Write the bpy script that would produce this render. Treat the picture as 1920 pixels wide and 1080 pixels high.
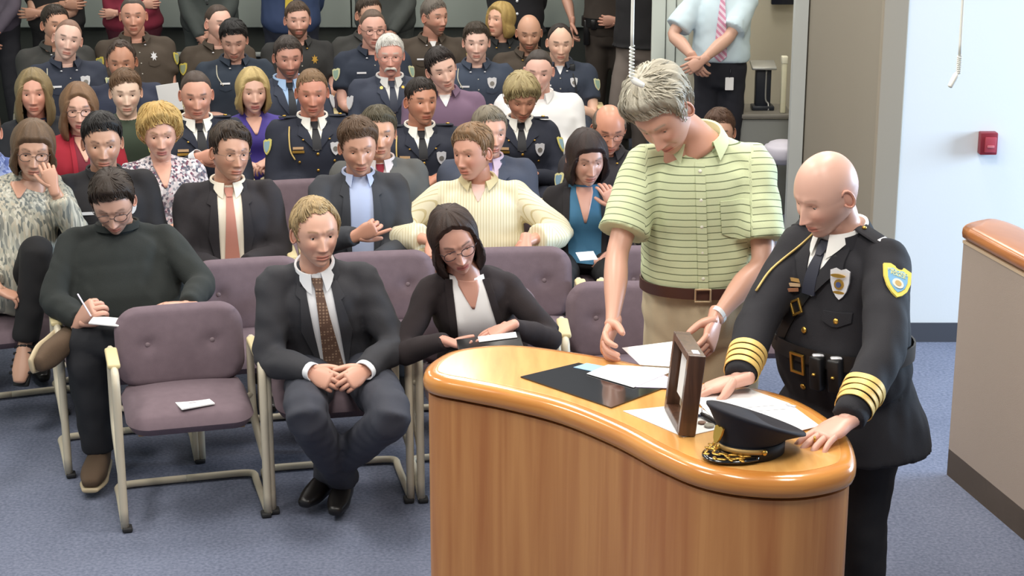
import bpy, bmesh, math, random
import numpy as np
from mathutils import Vector, Matrix
from mathutils.bvhtree import BVHTree

for o in list(bpy.data.objects): bpy.data.objects.remove(o)
SC = bpy.context.scene
COL = SC.collection
PI = math.pi
random.seed(4); RNG = np.random.default_rng(11)

# ------------------------------------------------------------------ camera, world, lights, exposure
F_PX, CAM_H, PITCH = 3347.0, 2.884, 0.278278
SP, CP = math.sin(PITCH), math.cos(PITCH)
cam = bpy.data.cameras.new('camera'); cam.sensor_width = 36; cam.lens = F_PX / 1920 * 36
cam.clip_end = 60
camo = bpy.data.objects.new('camera', cam); COL.objects.link(camo)
camo.location = (0, 0, CAM_H); camo.rotation_euler = (PI / 2 - PITCH, 0, 0); SC.camera = camo

world = bpy.data.worlds.new('room_light'); SC.world = world; world.use_nodes = True
world.node_tree.nodes['Background'].inputs[0].default_value = (0.93, 0.97, 1.0, 1)
world.node_tree.nodes['Background'].inputs[1].default_value = 0.26
SC.view_settings.view_transform = 'Standard'; SC.view_settings.look = 'None'
SC.view_settings.exposure = 0.0; SC.view_settings.gamma = 1.0; SC.view_settings.use_curve_mapping = False

def area(name, loc, tgt, sx, sy, power, color):
    l = bpy.data.lights.new(name, 'AREA'); l.shape = 'RECTANGLE'; l.size = sx; l.size_y = sy
    l.energy = power; l.color = color
    o = bpy.data.objects.new(name, l); COL.objects.link(o); o.location = loc
    o.rotation_euler = (Vector(tgt) - Vector(loc)).to_track_quat('-Z', 'Y').to_euler()
    return o
for lx in (-3.0, -0.6, 1.4):
    for ly in (3.6, 6.2, 8.8, 11.4, 13.6):
        area('ceiling_light', (lx, ly, 4.0), (lx, ly, 0), 0.6, 1.2, (58 if ly < 8 else 44) if ly < 11 else 34, (1.0, 0.95, 0.87))
area('window_light', (6.3, 7.9, 1.9), (1.6, 8.1, 0.5), 1.6, 1.8, 430, (0.58, 0.78, 1.0))
area('doorway_light', (2.6, 12.9, 2.9), (1.8, 12.4, 0.5), 0.8, 0.8, 60, (1.0, 0.96, 0.88))

# ------------------------------------------------------------------ pixel <-> world
def atY(px, py, Y):
    u = (px - 960) / F_PX; v = (py - 540) / F_PX
    D = Y / (CP - v * SP)
    return np.array([u * D, Y, CAM_H - D * (SP + v * CP)])
def atz(px, py, z):
    u = (px - 960) / F_PX; v = (py - 540) / F_PX
    D = (CAM_H - z) / (SP + v * CP)
    return np.array([u * D, D * (CP - v * SP), z])

# ------------------------------------------------------------------ helpers
A_ = lambda *a: np.array(a, float)
def nrm(v):
    v = np.asarray(v, float); n = np.linalg.norm(v, axis=-1, keepdims=True)
    return v / np.maximum(n, 1e-9)
def lin(c):
    c = np.asarray(c, float) / 255.0
    return np.where(c <= 0.04045, c / 12.92, ((c + 0.055) / 1.055) ** 2.4)
def sstep(a, b, x):
    t = np.clip((np.asarray(x, float) - a) / (b - a), 0, 1); return t * t * (3 - 2 * t)
def lerp(a, b, t): return np.asarray(a) * (1 - t) + np.asarray(b) * t

MATS = {}
def mat(name, color, rough=0.7, metal=0.0, spec=0.5, bump=0.0, bscale=200, var=0.0, vscale=8, emit=0, coat=0.0, pattern=None, trans=0):
    key = (name, tuple(color), rough, metal, pattern)
    if key in MATS: return MATS[key]
    m = bpy.data.materials.new(name); m.use_nodes = True
    nt = m.node_tree; b = nt.nodes['Principled BSDF']; N = nt.nodes.new; L = nt.links.new
    c = tuple(lin(color)) + (1,)
    b.inputs['Base Color'].default_value = c; b.inputs['Roughness'].default_value = rough
    b.inputs['Metallic'].default_value = metal; b.inputs['Specular IOR Level'].default_value = spec
    if coat: b.inputs['Coat Weight'].default_value = coat; b.inputs['Coat Roughness'].default_value = 0.12
    if trans: b.inputs['Transmission Weight'].default_value = trans
    tc = N('ShaderNodeTexCoord')
    csock = None
    if var:
        n = N('ShaderNodeTexNoise'); n.inputs['Scale'].default_value = vscale; n.inputs['Detail'].default_value = 5
        L(tc.outputs['Object'], n.inputs['Vector'])
        mx = N('ShaderNodeMixRGB'); mx.inputs[1].default_value = tuple(x * (1 - var) for x in c[:3]) + (1,)
        mx.inputs[2].default_value = tuple(min(1, x * (1 + var)) for x in c[:3]) + (1,)
        r = N('ShaderNodeValToRGB'); r.color_ramp.elements[0].position = .3; r.color_ramp.elements[1].position = .7
        L(n.outputs[0], r.inputs[0]); L(r.outputs[0], mx.inputs[0]); csock = mx.outputs[0]
    if pattern:
        csock = PATTERNS[pattern[0]](nt, tc, c, *pattern[1:])
    if csock is not None: L(csock, b.inputs['Base Color'])
    if bump:
        n = N('ShaderNodeTexNoise'); n.inputs['Scale'].default_value = bscale; n.inputs['Detail'].default_value = 3
        L(tc.outputs['Object'], n.inputs['Vector'])
        bp = N('ShaderNodeBump'); bp.inputs['Strength'].default_value = bump; bp.inputs['Distance'].default_value = 0.004
        L(n.outputs[0], bp.inputs['Height']); L(bp.outputs[0], b.inputs['Normal'])
    MATS[key] = m; return m

def _stripe(nt, tc, c, attr, period, duty, col2, soft=0.0):
    N = nt.nodes.new; L = nt.links.new
    at = N('ShaderNodeAttribute'); at.attribute_name = attr
    d = N('ShaderNodeMath'); d.operation = 'DIVIDE'; d.inputs[1].default_value = period; L(at.outputs['Fac'], d.inputs[0])
    f = N('ShaderNodeMath'); f.operation = 'FRACT'; L(d.outputs[0], f.inputs[0])
    g = N('ShaderNodeMath'); g.operation = 'LESS_THAN'; g.inputs[1].default_value = duty; L(f.outputs[0], g.inputs[0])
    mx = N('ShaderNodeMixRGB'); mx.inputs[1].default_value = c; mx.inputs[2].default_value = tuple(lin(col2)) + (1,)
    L(g.outputs[0], mx.inputs[0]); return mx.outputs[0]
def _cells(nt, tc, c, scale, stretch, *cols):
    N = nt.nodes.new; L = nt.links.new
    mp = N('ShaderNodeMapping'); mp.inputs['Scale'].default_value = (scale, scale, scale * stretch); L(tc.outputs['Object'], mp.inputs[0])
    v = N('ShaderNodeTexVoronoi'); v.inputs['Scale'].default_value = 1.0; L(mp.outputs[0], v.inputs['Vector'])
    s = N('ShaderNodeSeparateColor'); L(v.outputs['Color'], s.inputs[0])
    r = N('ShaderNodeValToRGB'); r.color_ramp.interpolation = 'CONSTANT'
    els = r.color_ramp.elements; els[0].color = c; els[0].position = 0
    els[1].position = 0.35; els[1].color = tuple(lin(cols[0])) + (1,)
    for i, q in enumerate(cols[1:]):
        e = els.new(0.35 + 0.65 * (i + 1) / len(cols)); e.color = tuple(lin(q)) + (1,)
    L(s.outputs[0], r.inputs[0]); return r.outputs[0]
def _dots(nt, tc, c, scale, col2):
    N = nt.nodes.new; L = nt.links.new
    v = N('ShaderNodeTexVoronoi'); v.inputs['Scale'].default_value = scale; v.inputs['Randomness'].default_value = 0.0
    L(tc.outputs['Object'], v.inputs['Vector'])
    g = N('ShaderNodeMath'); g.operation = 'LESS_THAN'; g.inputs[1].default_value = 0.33; L(v.outputs['Distance'], g.inputs[0])
    mx = N('ShaderNodeMixRGB'); mx.inputs[1].default_value = c; mx.inputs[2].default_value = tuple(lin(col2)) + (1,)
    L(g.outputs[0], mx.inputs[0]); return mx.outputs[0]
def _grain(nt, tc, c, sx, sy, sz, col2, rot=0.0):
    N = nt.nodes.new; L = nt.links.new
    mp = N('ShaderNodeMapping'); mp.inputs['Scale'].default_value = (sx, sy, sz); mp.inputs['Rotation'].default_value = (0, 0, rot)
    L(tc.outputs['Object'], mp.inputs[0])
    n = N('ShaderNodeTexNoise'); n.inputs['Scale'].default_value = 1; n.inputs['Detail'].default_value = 6; n.inputs['Distortion'].default_value = 0.4
    L(mp.outputs[0], n.inputs['Vector'])
    r = N('ShaderNodeValToRGB'); r.color_ramp.elements[0].color = c; r.color_ramp.elements[1].color = tuple(lin(col2)) + (1,)
    r.color_ramp.elements[0].position = .36; r.color_ramp.elements[1].position = .64
    L(n.outputs[0], r.inputs[0]); return r.outputs[0]
def _diag(nt, tc, c, period, duty, col2):
    N = nt.nodes.new; L = nt.links.new
    w = N('ShaderNodeSeparateXYZ'); L(tc.outputs['Object'], w.inputs[0])
    a = N('ShaderNodeMath'); a.operation = 'ADD'; L(w.outputs[0], a.inputs[0]); L(w.outputs[2], a.inputs[1])
    d = N('ShaderNodeMath'); d.operation = 'DIVIDE'; d.inputs[1].default_value = period; L(a.outputs[0], d.inputs[0])
    f = N('ShaderNodeMath'); f.operation = 'FRACT'; L(d.outputs[0], f.inputs[0])
    g = N('ShaderNodeMath'); g.operation = 'LESS_THAN'; g.inputs[1].default_value = duty; L(f.outputs[0], g.inputs[0])
    mx = N('ShaderNodeMixRGB'); mx.inputs[1].default_value = c; mx.inputs[2].default_value = tuple(lin(col2)) + (1,)
    L(g.outputs[0], mx.inputs[0]); return mx.outputs[0]
def _carpet(nt, tc, c, col2):
    N = nt.nodes.new; L = nt.links.new
    n = N('ShaderNodeTexNoise'); n.inputs['Scale'].default_value = 70; n.inputs['Detail'].default_value = 6
    n2 = N('ShaderNodeTexNoise'); n2.inputs['Scale'].default_value = 2.2; n2.inputs['Detail'].default_value = 4
    L(tc.outputs['Object'], n.inputs['Vector']); L(tc.outputs['Object'], n2.inputs['Vector'])
    a = N('ShaderNodeMath'); a.operation = 'MULTIPLY_ADD'; a.inputs[1].default_value = .75; L(n.outputs[0], a.inputs[0])
    b2 = N('ShaderNodeMath'); b2.operation = 'MULTIPLY'; b2.inputs[1].default_value = .25; L(n2.outputs[0], b2.inputs[0]); L(b2.outputs[0], a.inputs[2])
    r = N('ShaderNodeValToRGB'); r.color_ramp.elements[0].color = c; r.color_ramp.elements[1].color = tuple(lin(col2)) + (1,)
    r.color_ramp.elements[0].position = .36; r.color_ramp.elements[1].position = .64
    L(a.outputs[0], r.inputs[0]); return r.outputs[0]
PATTERNS = {'stripe': _stripe, 'cells': _cells, 'dots': _dots, 'grain': _grain, 'diag': _diag, 'carpet': _carpet}

def attr_mat(name, rough, spec=0.4, bump=0.0, bscale=300):
    m = bpy.data.materials.new(name); m.use_nodes = True; nt = m.node_tree; b = nt.nodes['Principled BSDF']
    a = nt.nodes.new('ShaderNodeAttribute'); a.attribute_name = 'Col'
    nt.links.new(a.outputs['Color'], b.inputs['Base Color'])
    b.inputs['Roughness'].default_value = rough; b.inputs['Specular IOR Level'].default_value = spec
    if bump:
        n = nt.nodes.new('ShaderNodeTexNoise'); n.inputs['Scale'].default_value = bscale
        t = nt.nodes.new('ShaderNodeTexCoord'); nt.links.new(t.outputs['Object'], n.inputs['Vector'])
        bp = nt.nodes.new('ShaderNodeBump'); bp.inputs['Strength'].default_value = bump; bp.inputs['Distance'].default_value = .003
        nt.links.new(n.outputs[0], bp.inputs['Height']); nt.links.new(bp.outputs[0], b.inputs['Normal'])
    return m
SKIN = attr_mat('skin', 0.40, 0.5)
HAIR = attr_mat('hair', 0.5, 0.35, 0.5, 260)

class MB:
    """collects pieces; build() links them as ONE mesh object"""
    def __init__(s): s.V = []; s.F = []; s.M = []; s.C = []; s.n = 0; s.hascol = False
    def add(s, V, F, mi=0, col=None):
        V = np.asarray(V, float).reshape(-1, 3)
        s.V.append(V)
        for f in F: s.F.append([int(i) + s.n for i in f]); s.M.append(mi)
        if col is None: col = np.tile([.5, .5, .5], (len(V), 1))
        else:
            s.hascol = True; col = np.asarray(col, float)
            if col.ndim == 1: col = np.tile(col, (len(V), 1))
        s.C.append(col); s.n += len(V); return s
    def build(s, name, mats, parent=None, org=(0, 0, 0), smooth=True, attrs=None, angle=None):
        V = np.concatenate(s.V) - np.asarray(org, float)
        me = bpy.data.meshes.new(name); me.from_pydata(V.tolist(), [], s.F); 
        if not isinstance(mats, (list, tuple)): mats = [mats]
        for m in mats: me.materials.append(m)
        if len(mats) > 1: me.polygons.foreach_set('material_index', s.M)
        if smooth: me.polygons.foreach_set('use_smooth', [True] * len(me.polygons))
        if s.hascol:
            ca = me.color_attributes.new('Col', 'FLOAT_COLOR', 'POINT')
            ca.data.foreach_set('color', np.concatenate([np.concatenate(s.C), np.ones((s.n, 1))], 1).astype(np.float32).ravel())
        if attrs:
            for k, arr in attrs.items():
                at = me.attributes.new(k, 'FLOAT', 'POINT'); at.data.foreach_set('value', np.asarray(arr, np.float32))
        bm = bmesh.new(); bm.from_mesh(me); bmesh.ops.recalc_face_normals(bm, faces=bm.faces); bm.to_mesh(me); bm.free()
        if angle is not None: 
            me.set_sharp_from_angle(angle=math.radians(angle))
        o = bpy.data.objects.new(name, me); COL.objects.link(o)
        if parent is not None: o.parent = parent
        return o

def grid_faces(nu, nv, wrapu=False, wrapv=False, off=0):
    F = []
    for i in range(nu if wrapu else nu - 1):
        for j in range(nv if wrapv else nv - 1):
            a = i * nv + j; b = ((i + 1) % nu) * nv + j; c = ((i + 1) % nu) * nv + (j + 1) % nv; d = i * nv + (j + 1) % nv
            F.append((a + off, b + off, c + off, d + off))
    return F

def catmull(P, k):
    P = np.asarray(P, float); n = len(P); Q = np.vstack([2 * P[0] - P[1], P, 2 * P[-1] - P[-2]]); out = []
    for i in range(n - 1):
        p0, p1, p2, p3 = Q[i:i + 4]
        for t in np.linspace(0, 1, k, endpoint=False):
            out.append(.5 * (2 * p1 + (p2 - p0) * t + (2 * p0 - 5 * p1 + 4 * p2 - p3) * t * t + (3 * p1 - p0 - 3 * p2 + p3) * t ** 3))
    out.append(P[-1]); return np.array(out)

def loft(pts, ra, rb=None, ref=(1, 0, 0), n=14, k=1, cap=0, e=2.0):
    """tube of (super)elliptic rings along pts; ra along ref, rb across; cap=1 rounds the ends"""
    pts = np.asarray(pts, float); N0 = len(pts)
    ra = np.broadcast_to(np.asarray(ra, float), (N0,)); rb = ra if rb is None else np.broadcast_to(np.asarray(rb, float), (N0,))
    ref = np.asarray(ref, float); refs = np.tile(ref, (N0, 1)) if ref.ndim == 1 else ref
    if k > 1:
        D = catmull(np.hstack([pts, ra[:, None], rb[:, None], refs]), k); pts, ra, rb, refs = D[:, :3], D[:, 3], D[:, 4], D[:, 5:8]
    T = nrm(np.gradient(pts, axis=0))
    if cap:
        def ends(i, s):
            r = min(ra[i], rb[i]) * cap
            return [(pts[i] + T[i] * s * r * q, ra[i] * w, rb[i] * w, refs[i], T[i]) for q, w in ((.45, .9), (.8, .62), (.97, .25))]
        st = ends(0, -1)[::-1]; en = ends(-1, 1)
        pts = np.vstack([[q[0] for q in st], pts, [q[0] for q in en]])
        ra = np.concatenate([[q[1] for q in st], ra, [q[1] for q in en]]); rb = np.concatenate([[q[2] for q in st], rb, [q[2] for q in en]])
        refs = np.vstack([[q[3] for q in st], refs, [q[3] for q in en]]); T = np.vstack([[q[4] for q in st], T, [q[4] for q in en]])
    a = nrm(refs - (refs * T).sum(1, keepdims=True) * T); b = np.cross(T, a)
    th = np.linspace(0, 2 * PI, n, endpoint=False); c, s = np.cos(th), np.sin(th)
    if e != 2.0: c = np.sign(c) * np.abs(c) ** (2 / e); s = np.sign(s) * np.abs(s) ** (2 / e)
    V = pts[:, None] + a[:, None] * (ra[:, None, None] * c[None, :, None]) + b[:, None] * (rb[:, None, None] * s[None, :, None])
    m = len(pts); Fc = grid_faces(m, n, wrapv=True)
    Fc.append(tuple(range(n))); Fc.append(tuple((m - 1) * n + i for i in range(n)))
    return V.reshape(-1, 3), Fc

def tube(pts, r, n=8, k=1, ref=(.31, .77, .55)): return loft(pts, r, None, ref, n, k)
def box(c, s, R=None):
    V = np.array([[x, y, z] for x in (-.5, .5) for y in (-.5, .5) for z in (-.5, .5)]) * np.asarray(s)
    if R is not None: V = V @ np.asarray(R).T
    return V + np.asarray(c), [(0, 1, 3, 2), (4, 6, 7, 5), (0, 4, 5, 1), (2, 3, 7, 6), (0, 2, 6, 4), (1, 5, 7, 3)]
def bbox_bevel(c, s, b=0.01, seg=2, R=None):
    bm = bmesh.new(); bmesh.ops.create_cube(bm, size=1.0)
    for v in bm.verts: v.co = Vector(v.co[i] * s[i] for i in range(3))
    bmesh.ops.bevel(bm, geom=bm.edges[:], offset=b, segments=seg, profile=.5, affect='EDGES')
    V = np.array([v.co[:] for v in bm.verts]); bm.verts.index_update(); Fc = [[v.index for v in f.verts] for f in bm.faces]; bm.free()
    if R is not None: V = V @ np.asarray(R).T
    return V + np.asarray(c), Fc
def ellipsoid(c, r, R=None, nu=12, nv=8):
    V = []; 
    for i in range(1, nv):
        p = PI * i / nv
        for j in range(nu):
            a = 2 * PI * j / nu; V.append((math.sin(p) * math.cos(a), math.sin(p) * math.sin(a), math.cos(p)))
    Fc = grid_faces(nv - 1, nu, wrapv=True); V += [(0, 0, 1), (0, 0, -1)]; n = (nv - 1) * nu
    for j in range(nu): Fc.append((n, j, (j + 1) % nu)); Fc.append((n + 1, (nv - 2) * nu + (j + 1) % nu, (nv - 2) * nu + j))
    V = np.array(V) * np.asarray(r)
    if R is not None: V = V @ np.asarray(R).T
    return V + np.asarray(c), Fc
def prism(poly, z0, z1):
    n = len(poly); V = [(p[0], p[1], z0) for p in poly] + [(p[0], p[1], z1) for p in poly]
    Fc = [tuple(range(n)), tuple(range(n, 2 * n))] + [(i, (i + 1) % n, (i + 1) % n + n, i + n) for i in range(n)]
    return np.array(V, float), Fc
def sheet(G, Nn, th, wrapv=False):
    """closed solid from a grid of points and offset directions"""
    G = np.asarray(G, float); Nn = np.broadcast_to(np.asarray(Nn, float), G.shape); nu, nv = G.shape[:2]
    V = np.concatenate([(G + Nn * th).reshape(-1, 3), G.reshape(-1, 3)]); o = nu * nv
    Fc = grid_faces(nu, nv, wrapv=wrapv) + grid_faces(nu, nv, wrapv=wrapv, off=o)
    for j in range(nv if wrapv else nv - 1):
        j2 = (j + 1) % nv
        for base in (0, (nu - 1) * nv): Fc.append((base + j, base + j2, base + j2 + o, base + j + o))
    if not wrapv:
        for i in range(nu - 1):
            for j in (0, nv - 1): a = i * nv + j; b = a + nv; Fc.append((a, b, b + o, a + o))
    return V, Fc
def frame_from(z, x=None):
    z = nrm(z); x = np.array([1, 0, 0.]) if x is None else np.asarray(x, float)
    if abs(np.dot(x, z)) > .95: x = np.array([0, 0, 1.])
    x = nrm(x - z * np.dot(x, z)); y = np.cross(z, x); return np.stack([x, y, z], 1)
def disc(c, n, r, th, up=None, sides=14, ry=None, shape=None):
    """thin solid disc / shield on a surface with normal n"""
    R = frame_from(n, None if up is None else np.cross(up, n)); ry = ry or r
    if shape is None: P2 = [(r * math.cos(a), ry * math.sin(a)) for a in np.linspace(0, 2 * PI, sides, endpoint=False)]
    else: P2 = [(x * r, y * ry) for x, y in shape]
    V, Fc = prism(P2, -th * .6, th); V = V @ R.T + np.asarray(c); return V, Fc
SHIELD = [(-1, .85), (-.5, 1), (0, .88), (.5, 1), (1, .85), (.95, .1), (.7, -.45), (.35, -.8), (0, -1), (-.35, -.8), (-.7, -.45), (-.95, .1)]
STAR = [(math.cos(PI / 2 + i * PI / 7) * (1 if i % 2 == 0 else .5), math.sin(PI / 2 + i * PI / 7) * (1 if i % 2 == 0 else .5)) for i in range(14)]

def tag(o, label=None, cat=None, group=None, kind=None):
    if label: o['label'] = label
    if cat: o['category'] = cat
    if group: o['group'] = group
    if kind: o['kind'] = kind
    return o
def empty(name, loc=(0, 0, 0), rz=0, parent=None):
    o = bpy.data.objects.new(name, None); COL.objects.link(o); o.location = tuple(float(x) for x in loc); o.rotation_euler = (0, 0, rz)
    o.empty_display_size = .1
    if parent is not None: o.parent = parent
    return o
def one(name, V, Fc, m, parent=None, org=(0, 0, 0), smooth=True, angle=None):
    return MB().add(V, Fc).build(name, m, parent, org, smooth, angle=angle)

def remesh(V, Fc, voxel, it=5, fac=.5):
    me = bpy.data.meshes.new('tmp'); me.from_pydata(np.asarray(V).tolist(), [], Fc)
    o = bpy.data.objects.new('tmp', me); COL.objects.link(o)
    m = o.modifiers.new('r', 'REMESH'); m.mode = 'VOXEL'; m.voxel_size = voxel; m.adaptivity = 0
    s = o.modifiers.new('s', 'SMOOTH'); s.factor = fac; s.iterations = it
    dg = bpy.context.evaluated_depsgraph_get(); dg.update(); e = o.evaluated_get(dg); em = e.to_mesh()
    nv = len(em.vertices); X = np.empty(nv * 3, np.float32); em.vertices.foreach_get('co', X)
    Nn = np.empty(nv * 3, np.float32); em.vertices.foreach_get('normal', Nn)
    q = np.empty(len(em.loops), np.int32); em.loops.foreach_get('vertex_index', q)
    e.to_mesh_clear(); bpy.data.objects.remove(o); bpy.data.meshes.remove(me)
    return X.reshape(-1, 3).astype(float), q.reshape(-1, 4).tolist(), Nn.reshape(-1, 3).astype(float)
def wrinkle(V, N, amp, seed, f0=55):
    r = np.random.default_rng(seed); d = np.zeros(len(V))
    for k in range(7):
        w = r.normal(size=3); w /= np.linalg.norm(w); w2 = r.normal(size=3) * 12
        d += np.sin(V @ w * f0 * (.6 + .2 * k) + 1.8 * np.sin(V @ w2 + r.uniform(0, 6)) + r.uniform(0, 6)) / (1 + .25 * k)
    return V + N * (amp * (np.clip(d / 3.0, -1, 1)))[:, None]
# ------------------------------------------------------------------ people
def g1(x, s): return np.exp(-(x / s) ** 2)
def head_fn(A, P, q, feat=True):
    """point of a head surface: A azimuth (0 front, + to image right), P polar angle from the crown; returns (x, front, z)"""
    s = np.sin(P) ** .86; c = np.cos(P); z = .120 * np.sign(c) * np.abs(c) ** .96
    lo = np.clip(-z / .120, 0, 1); hi = np.clip(z / .12, 0, 1)
    jaw = q.get('jaw', 1.0); fat = q.get('fat', 0.0)
    wx = .0782 * (1 - (.37 - .16 * (jaw - 1) * 2 - fat) * lo ** 1.9) * (1 + .05 * np.sin(np.clip(z / .09, 0, 1) * PI))
    ca, sa = np.cos(A), np.sin(A)
    front = .5 + .5 * np.tanh(ca * 4)
    df = .093 * (1 - .04 * lo) ; db = .108 * (1 - .50 * lo ** 1.2) * (1 + .02 * hi)
    dep = db * (1 - front) + df * front
    ex = .92
    x = wx * s * np.sign(sa) * np.abs(sa) ** ex; f = dep * s * np.sign(ca) * np.abs(ca) ** ex
    # the chin keeps forward at the bottom of the head
    f = f + front * .034 * lo ** 3 * (P < PI) - .006 * hi
    if not feat: return np.stack([x, f, z], -1)
    w = sstep(.15, .55, ca); ax = np.abs(x); n = q.get('nose', 1.0)
    ramp = np.clip((.014 - z) / .052, 0, 1) ** 1.25 * (1 - sstep(-.040, -.053, z) * 1.0)
    ramp = np.where(z < -.038, sstep(-.054, -.040, z) * ((.052) / .052) ** 1.25, ramp)
    sg = .0075 + .0062 * np.clip((.010 - z) / .05, 0, 1)
    d = n * (.0265 * ramp * g1(x, sg) + .006 * g1(ax - .0135, .006) * g1(z + .043, .008))
    d += .0042 * g1(z - .028, .010) * g1(x, .048) * (1 - .7 * g1(x, .011))
    d -= .0105 * g1(ax - .032, .0155) * g1(z - .004, .0125)
    d -= .004 * g1(x, .008) * g1(z - .012, .010)
    d += .0055 * g1(ax - .042, .019) * g1(z + .028, .018)
    d += .0065 * g1(x, .026) * g1(z + .072, .018)
    lw = g1(x, .021)
    d += .0042 * lw * g1(z + .0675, .0042) - .0045 * g1(x, .024) * g1(z + .0728, .0028) + .0052 * g1(x, .018) * g1(z + .0790, .0050)
    d -= .0040 * g1(x, .02) * g1(z + .0885, .005)
    d -= .0028 * g1(ax - .030 - .25 * np.clip(-.05 - z, 0, .03), .005) * g1(z + .060, .014)
    d += .0080 * g1(x, .022) * g1(z + .106, .014)
    f = f + w * d
    return np.stack([x, f, z], -1)

def head_mesh(q, nc, nr):
    u = np.linspace(-1, 1, nc + 1)[:-1]; a = PI * (.36 * u + .64 * np.sign(u) * np.abs(u) ** 2.1)
    pp = np.linspace(0, PI, 400); wgt = 1 + 1.8 * np.exp(-((pp - 1.95) / .42) ** 2); cw = np.cumsum(wgt); cw = (cw - cw[0]) / (cw[-1] - cw[0])
    p = np.interp(np.linspace(0, 1, nr), cw, pp); p[0] = .02; p[-1] = PI - .03
    P, A = np.meshgrid(p, a, indexing='ij'); X = head_fn(A, P, q)
    x, f, z = X[..., 0], X[..., 1], X[..., 2]; ax = np.abs(x); fr = sstep(.1, .5, np.cos(A))
    base = lin(q['skin']); C = np.tile(base, (nr, nc, 1))
    def mix(C, col, m): return C * (1 - m[..., None]) + np.asarray(col) * m[..., None]
    red = base * np.array([1.06, .80, .76])
    C = mix(C, red, .55 * fr * (g1(ax - .042, .02) * g1(z + .032, .022) + .8 * g1(x, .014) * g1(z + .042, .014)))
    sc = q.get('stubble')
    if sc is not None:
        m = fr * .0 + sstep(-.040, -.056, z - .25 * np.maximum(0, ax - .045)) * sstep(-.2, .25, np.cos(A)) * (1 - g1(x, .012) * sstep(-.064, -.058, z))
        C = mix(C, lin(sc[0]), np.clip(sc[1] * m, 0, 1))
    lip = lin(q['lip']) if 'lip' in q else base * np.array([.86, .52, .50])
    lm = fr * np.clip(sstep(.0265, .020, ax) * sstep(-.0855, -.0815, z) * sstep(-.0610, -.0650, z - .10 * np.minimum(ax, .01)), 0, 1)
    C = mix(C, lip, lm * .85); C = mix(C, base * np.array([.30, .16, .15]), fr * .8 * sstep(.025, .02, ax) * g1(z + .0728, .0016))
    bz = z - (.0265 + .005 * g1(ax - .036, .016)); bm_ = fr * sstep(.012, .018, ax) * sstep(.054, .047, ax) * g1(bz, .0038)
    C = mix(C, lin(q.get('brow', (70, 50, 38))), np.clip(bm_ * q.get('browk', .95), 0, 1))
    lash = fr * g1(ax - .031, .013) * g1(z - .009, .0028); C = mix(C, lin((60, 42, 36)), np.clip(lash * .6, 0, 1))
    return X.reshape(-1, 3), grid_faces(nr, nc, wrapv=True) + [tuple(range(nc)), tuple((nr - 1) * nc + i for i in range(nc))], C.reshape(-1, 3)

HS = {  # hair styles: hairline polar angle by |azimuth|, start angle, thickness, hanging length by |azimuth|
    'short': dict(k=[0, 25, 45, 62, 76, 88, 100, 125, 180], e=[50, 50, 55, 64, 96, 90, 84, 112, 124], top=.017, side=.007),
    'crew': dict(k=[0, 25, 45, 62, 76, 88, 100, 125, 180], e=[50, 50, 55, 66, 92, 88, 82, 110, 122], top=.013, side=.0045),
    'recede': dict(k=[0, 14, 32, 48, 64, 76, 88, 100, 125, 180], e=[42, 38, 31, 44, 62, 96, 90, 84, 112, 124], top=.011, side=.007),
    'buzz': dict(k=[0, 25, 45, 62, 76, 88, 100, 125, 180], e=[46, 46, 50, 62, 86, 86, 80, 104, 118], top=.006, side=.004),
    'fringe': dict(k=[0, 40, 66, 78, 88, 100, 125, 180], e=[70, 74, 78, 94, 90, 85, 112, 122], s=[62, 66, 66, 62, 56, 52, 50, 50], top=.007, side=.007, mask=1),
    'swept': dict(k=[0, 25, 45, 62, 76, 88, 100, 125, 180], e=[56, 55, 58, 68, 100, 94, 88, 116, 128], top=.034, side=.018),
    'bob': dict(k=[0, 30, 50, 66, 80, 180], e=[52, 58, 72, 92, 97, 104], top=.020, side=.018, L=[0, 0, .01, .09, .12, .10], flare=.014),
    'long': dict(k=[0, 26, 46, 62, 76, 180], e=[48, 56, 70, 92, 97, 104], top=.018, side=.020, L=[0, 0, .04, .18, .21, .21], flare=.018),
    'poof': dict(k=[0, 25, 45, 62, 80, 100, 125, 180], e=[52, 55, 66, 84, 106, 112, 120, 128], top=.036, side=.030),
    'pixie': dict(k=[0, 25, 45, 62, 78, 92, 110, 180], e=[62, 64, 70, 80, 104, 102, 112, 126], top=.030, side=.022),
}
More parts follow.
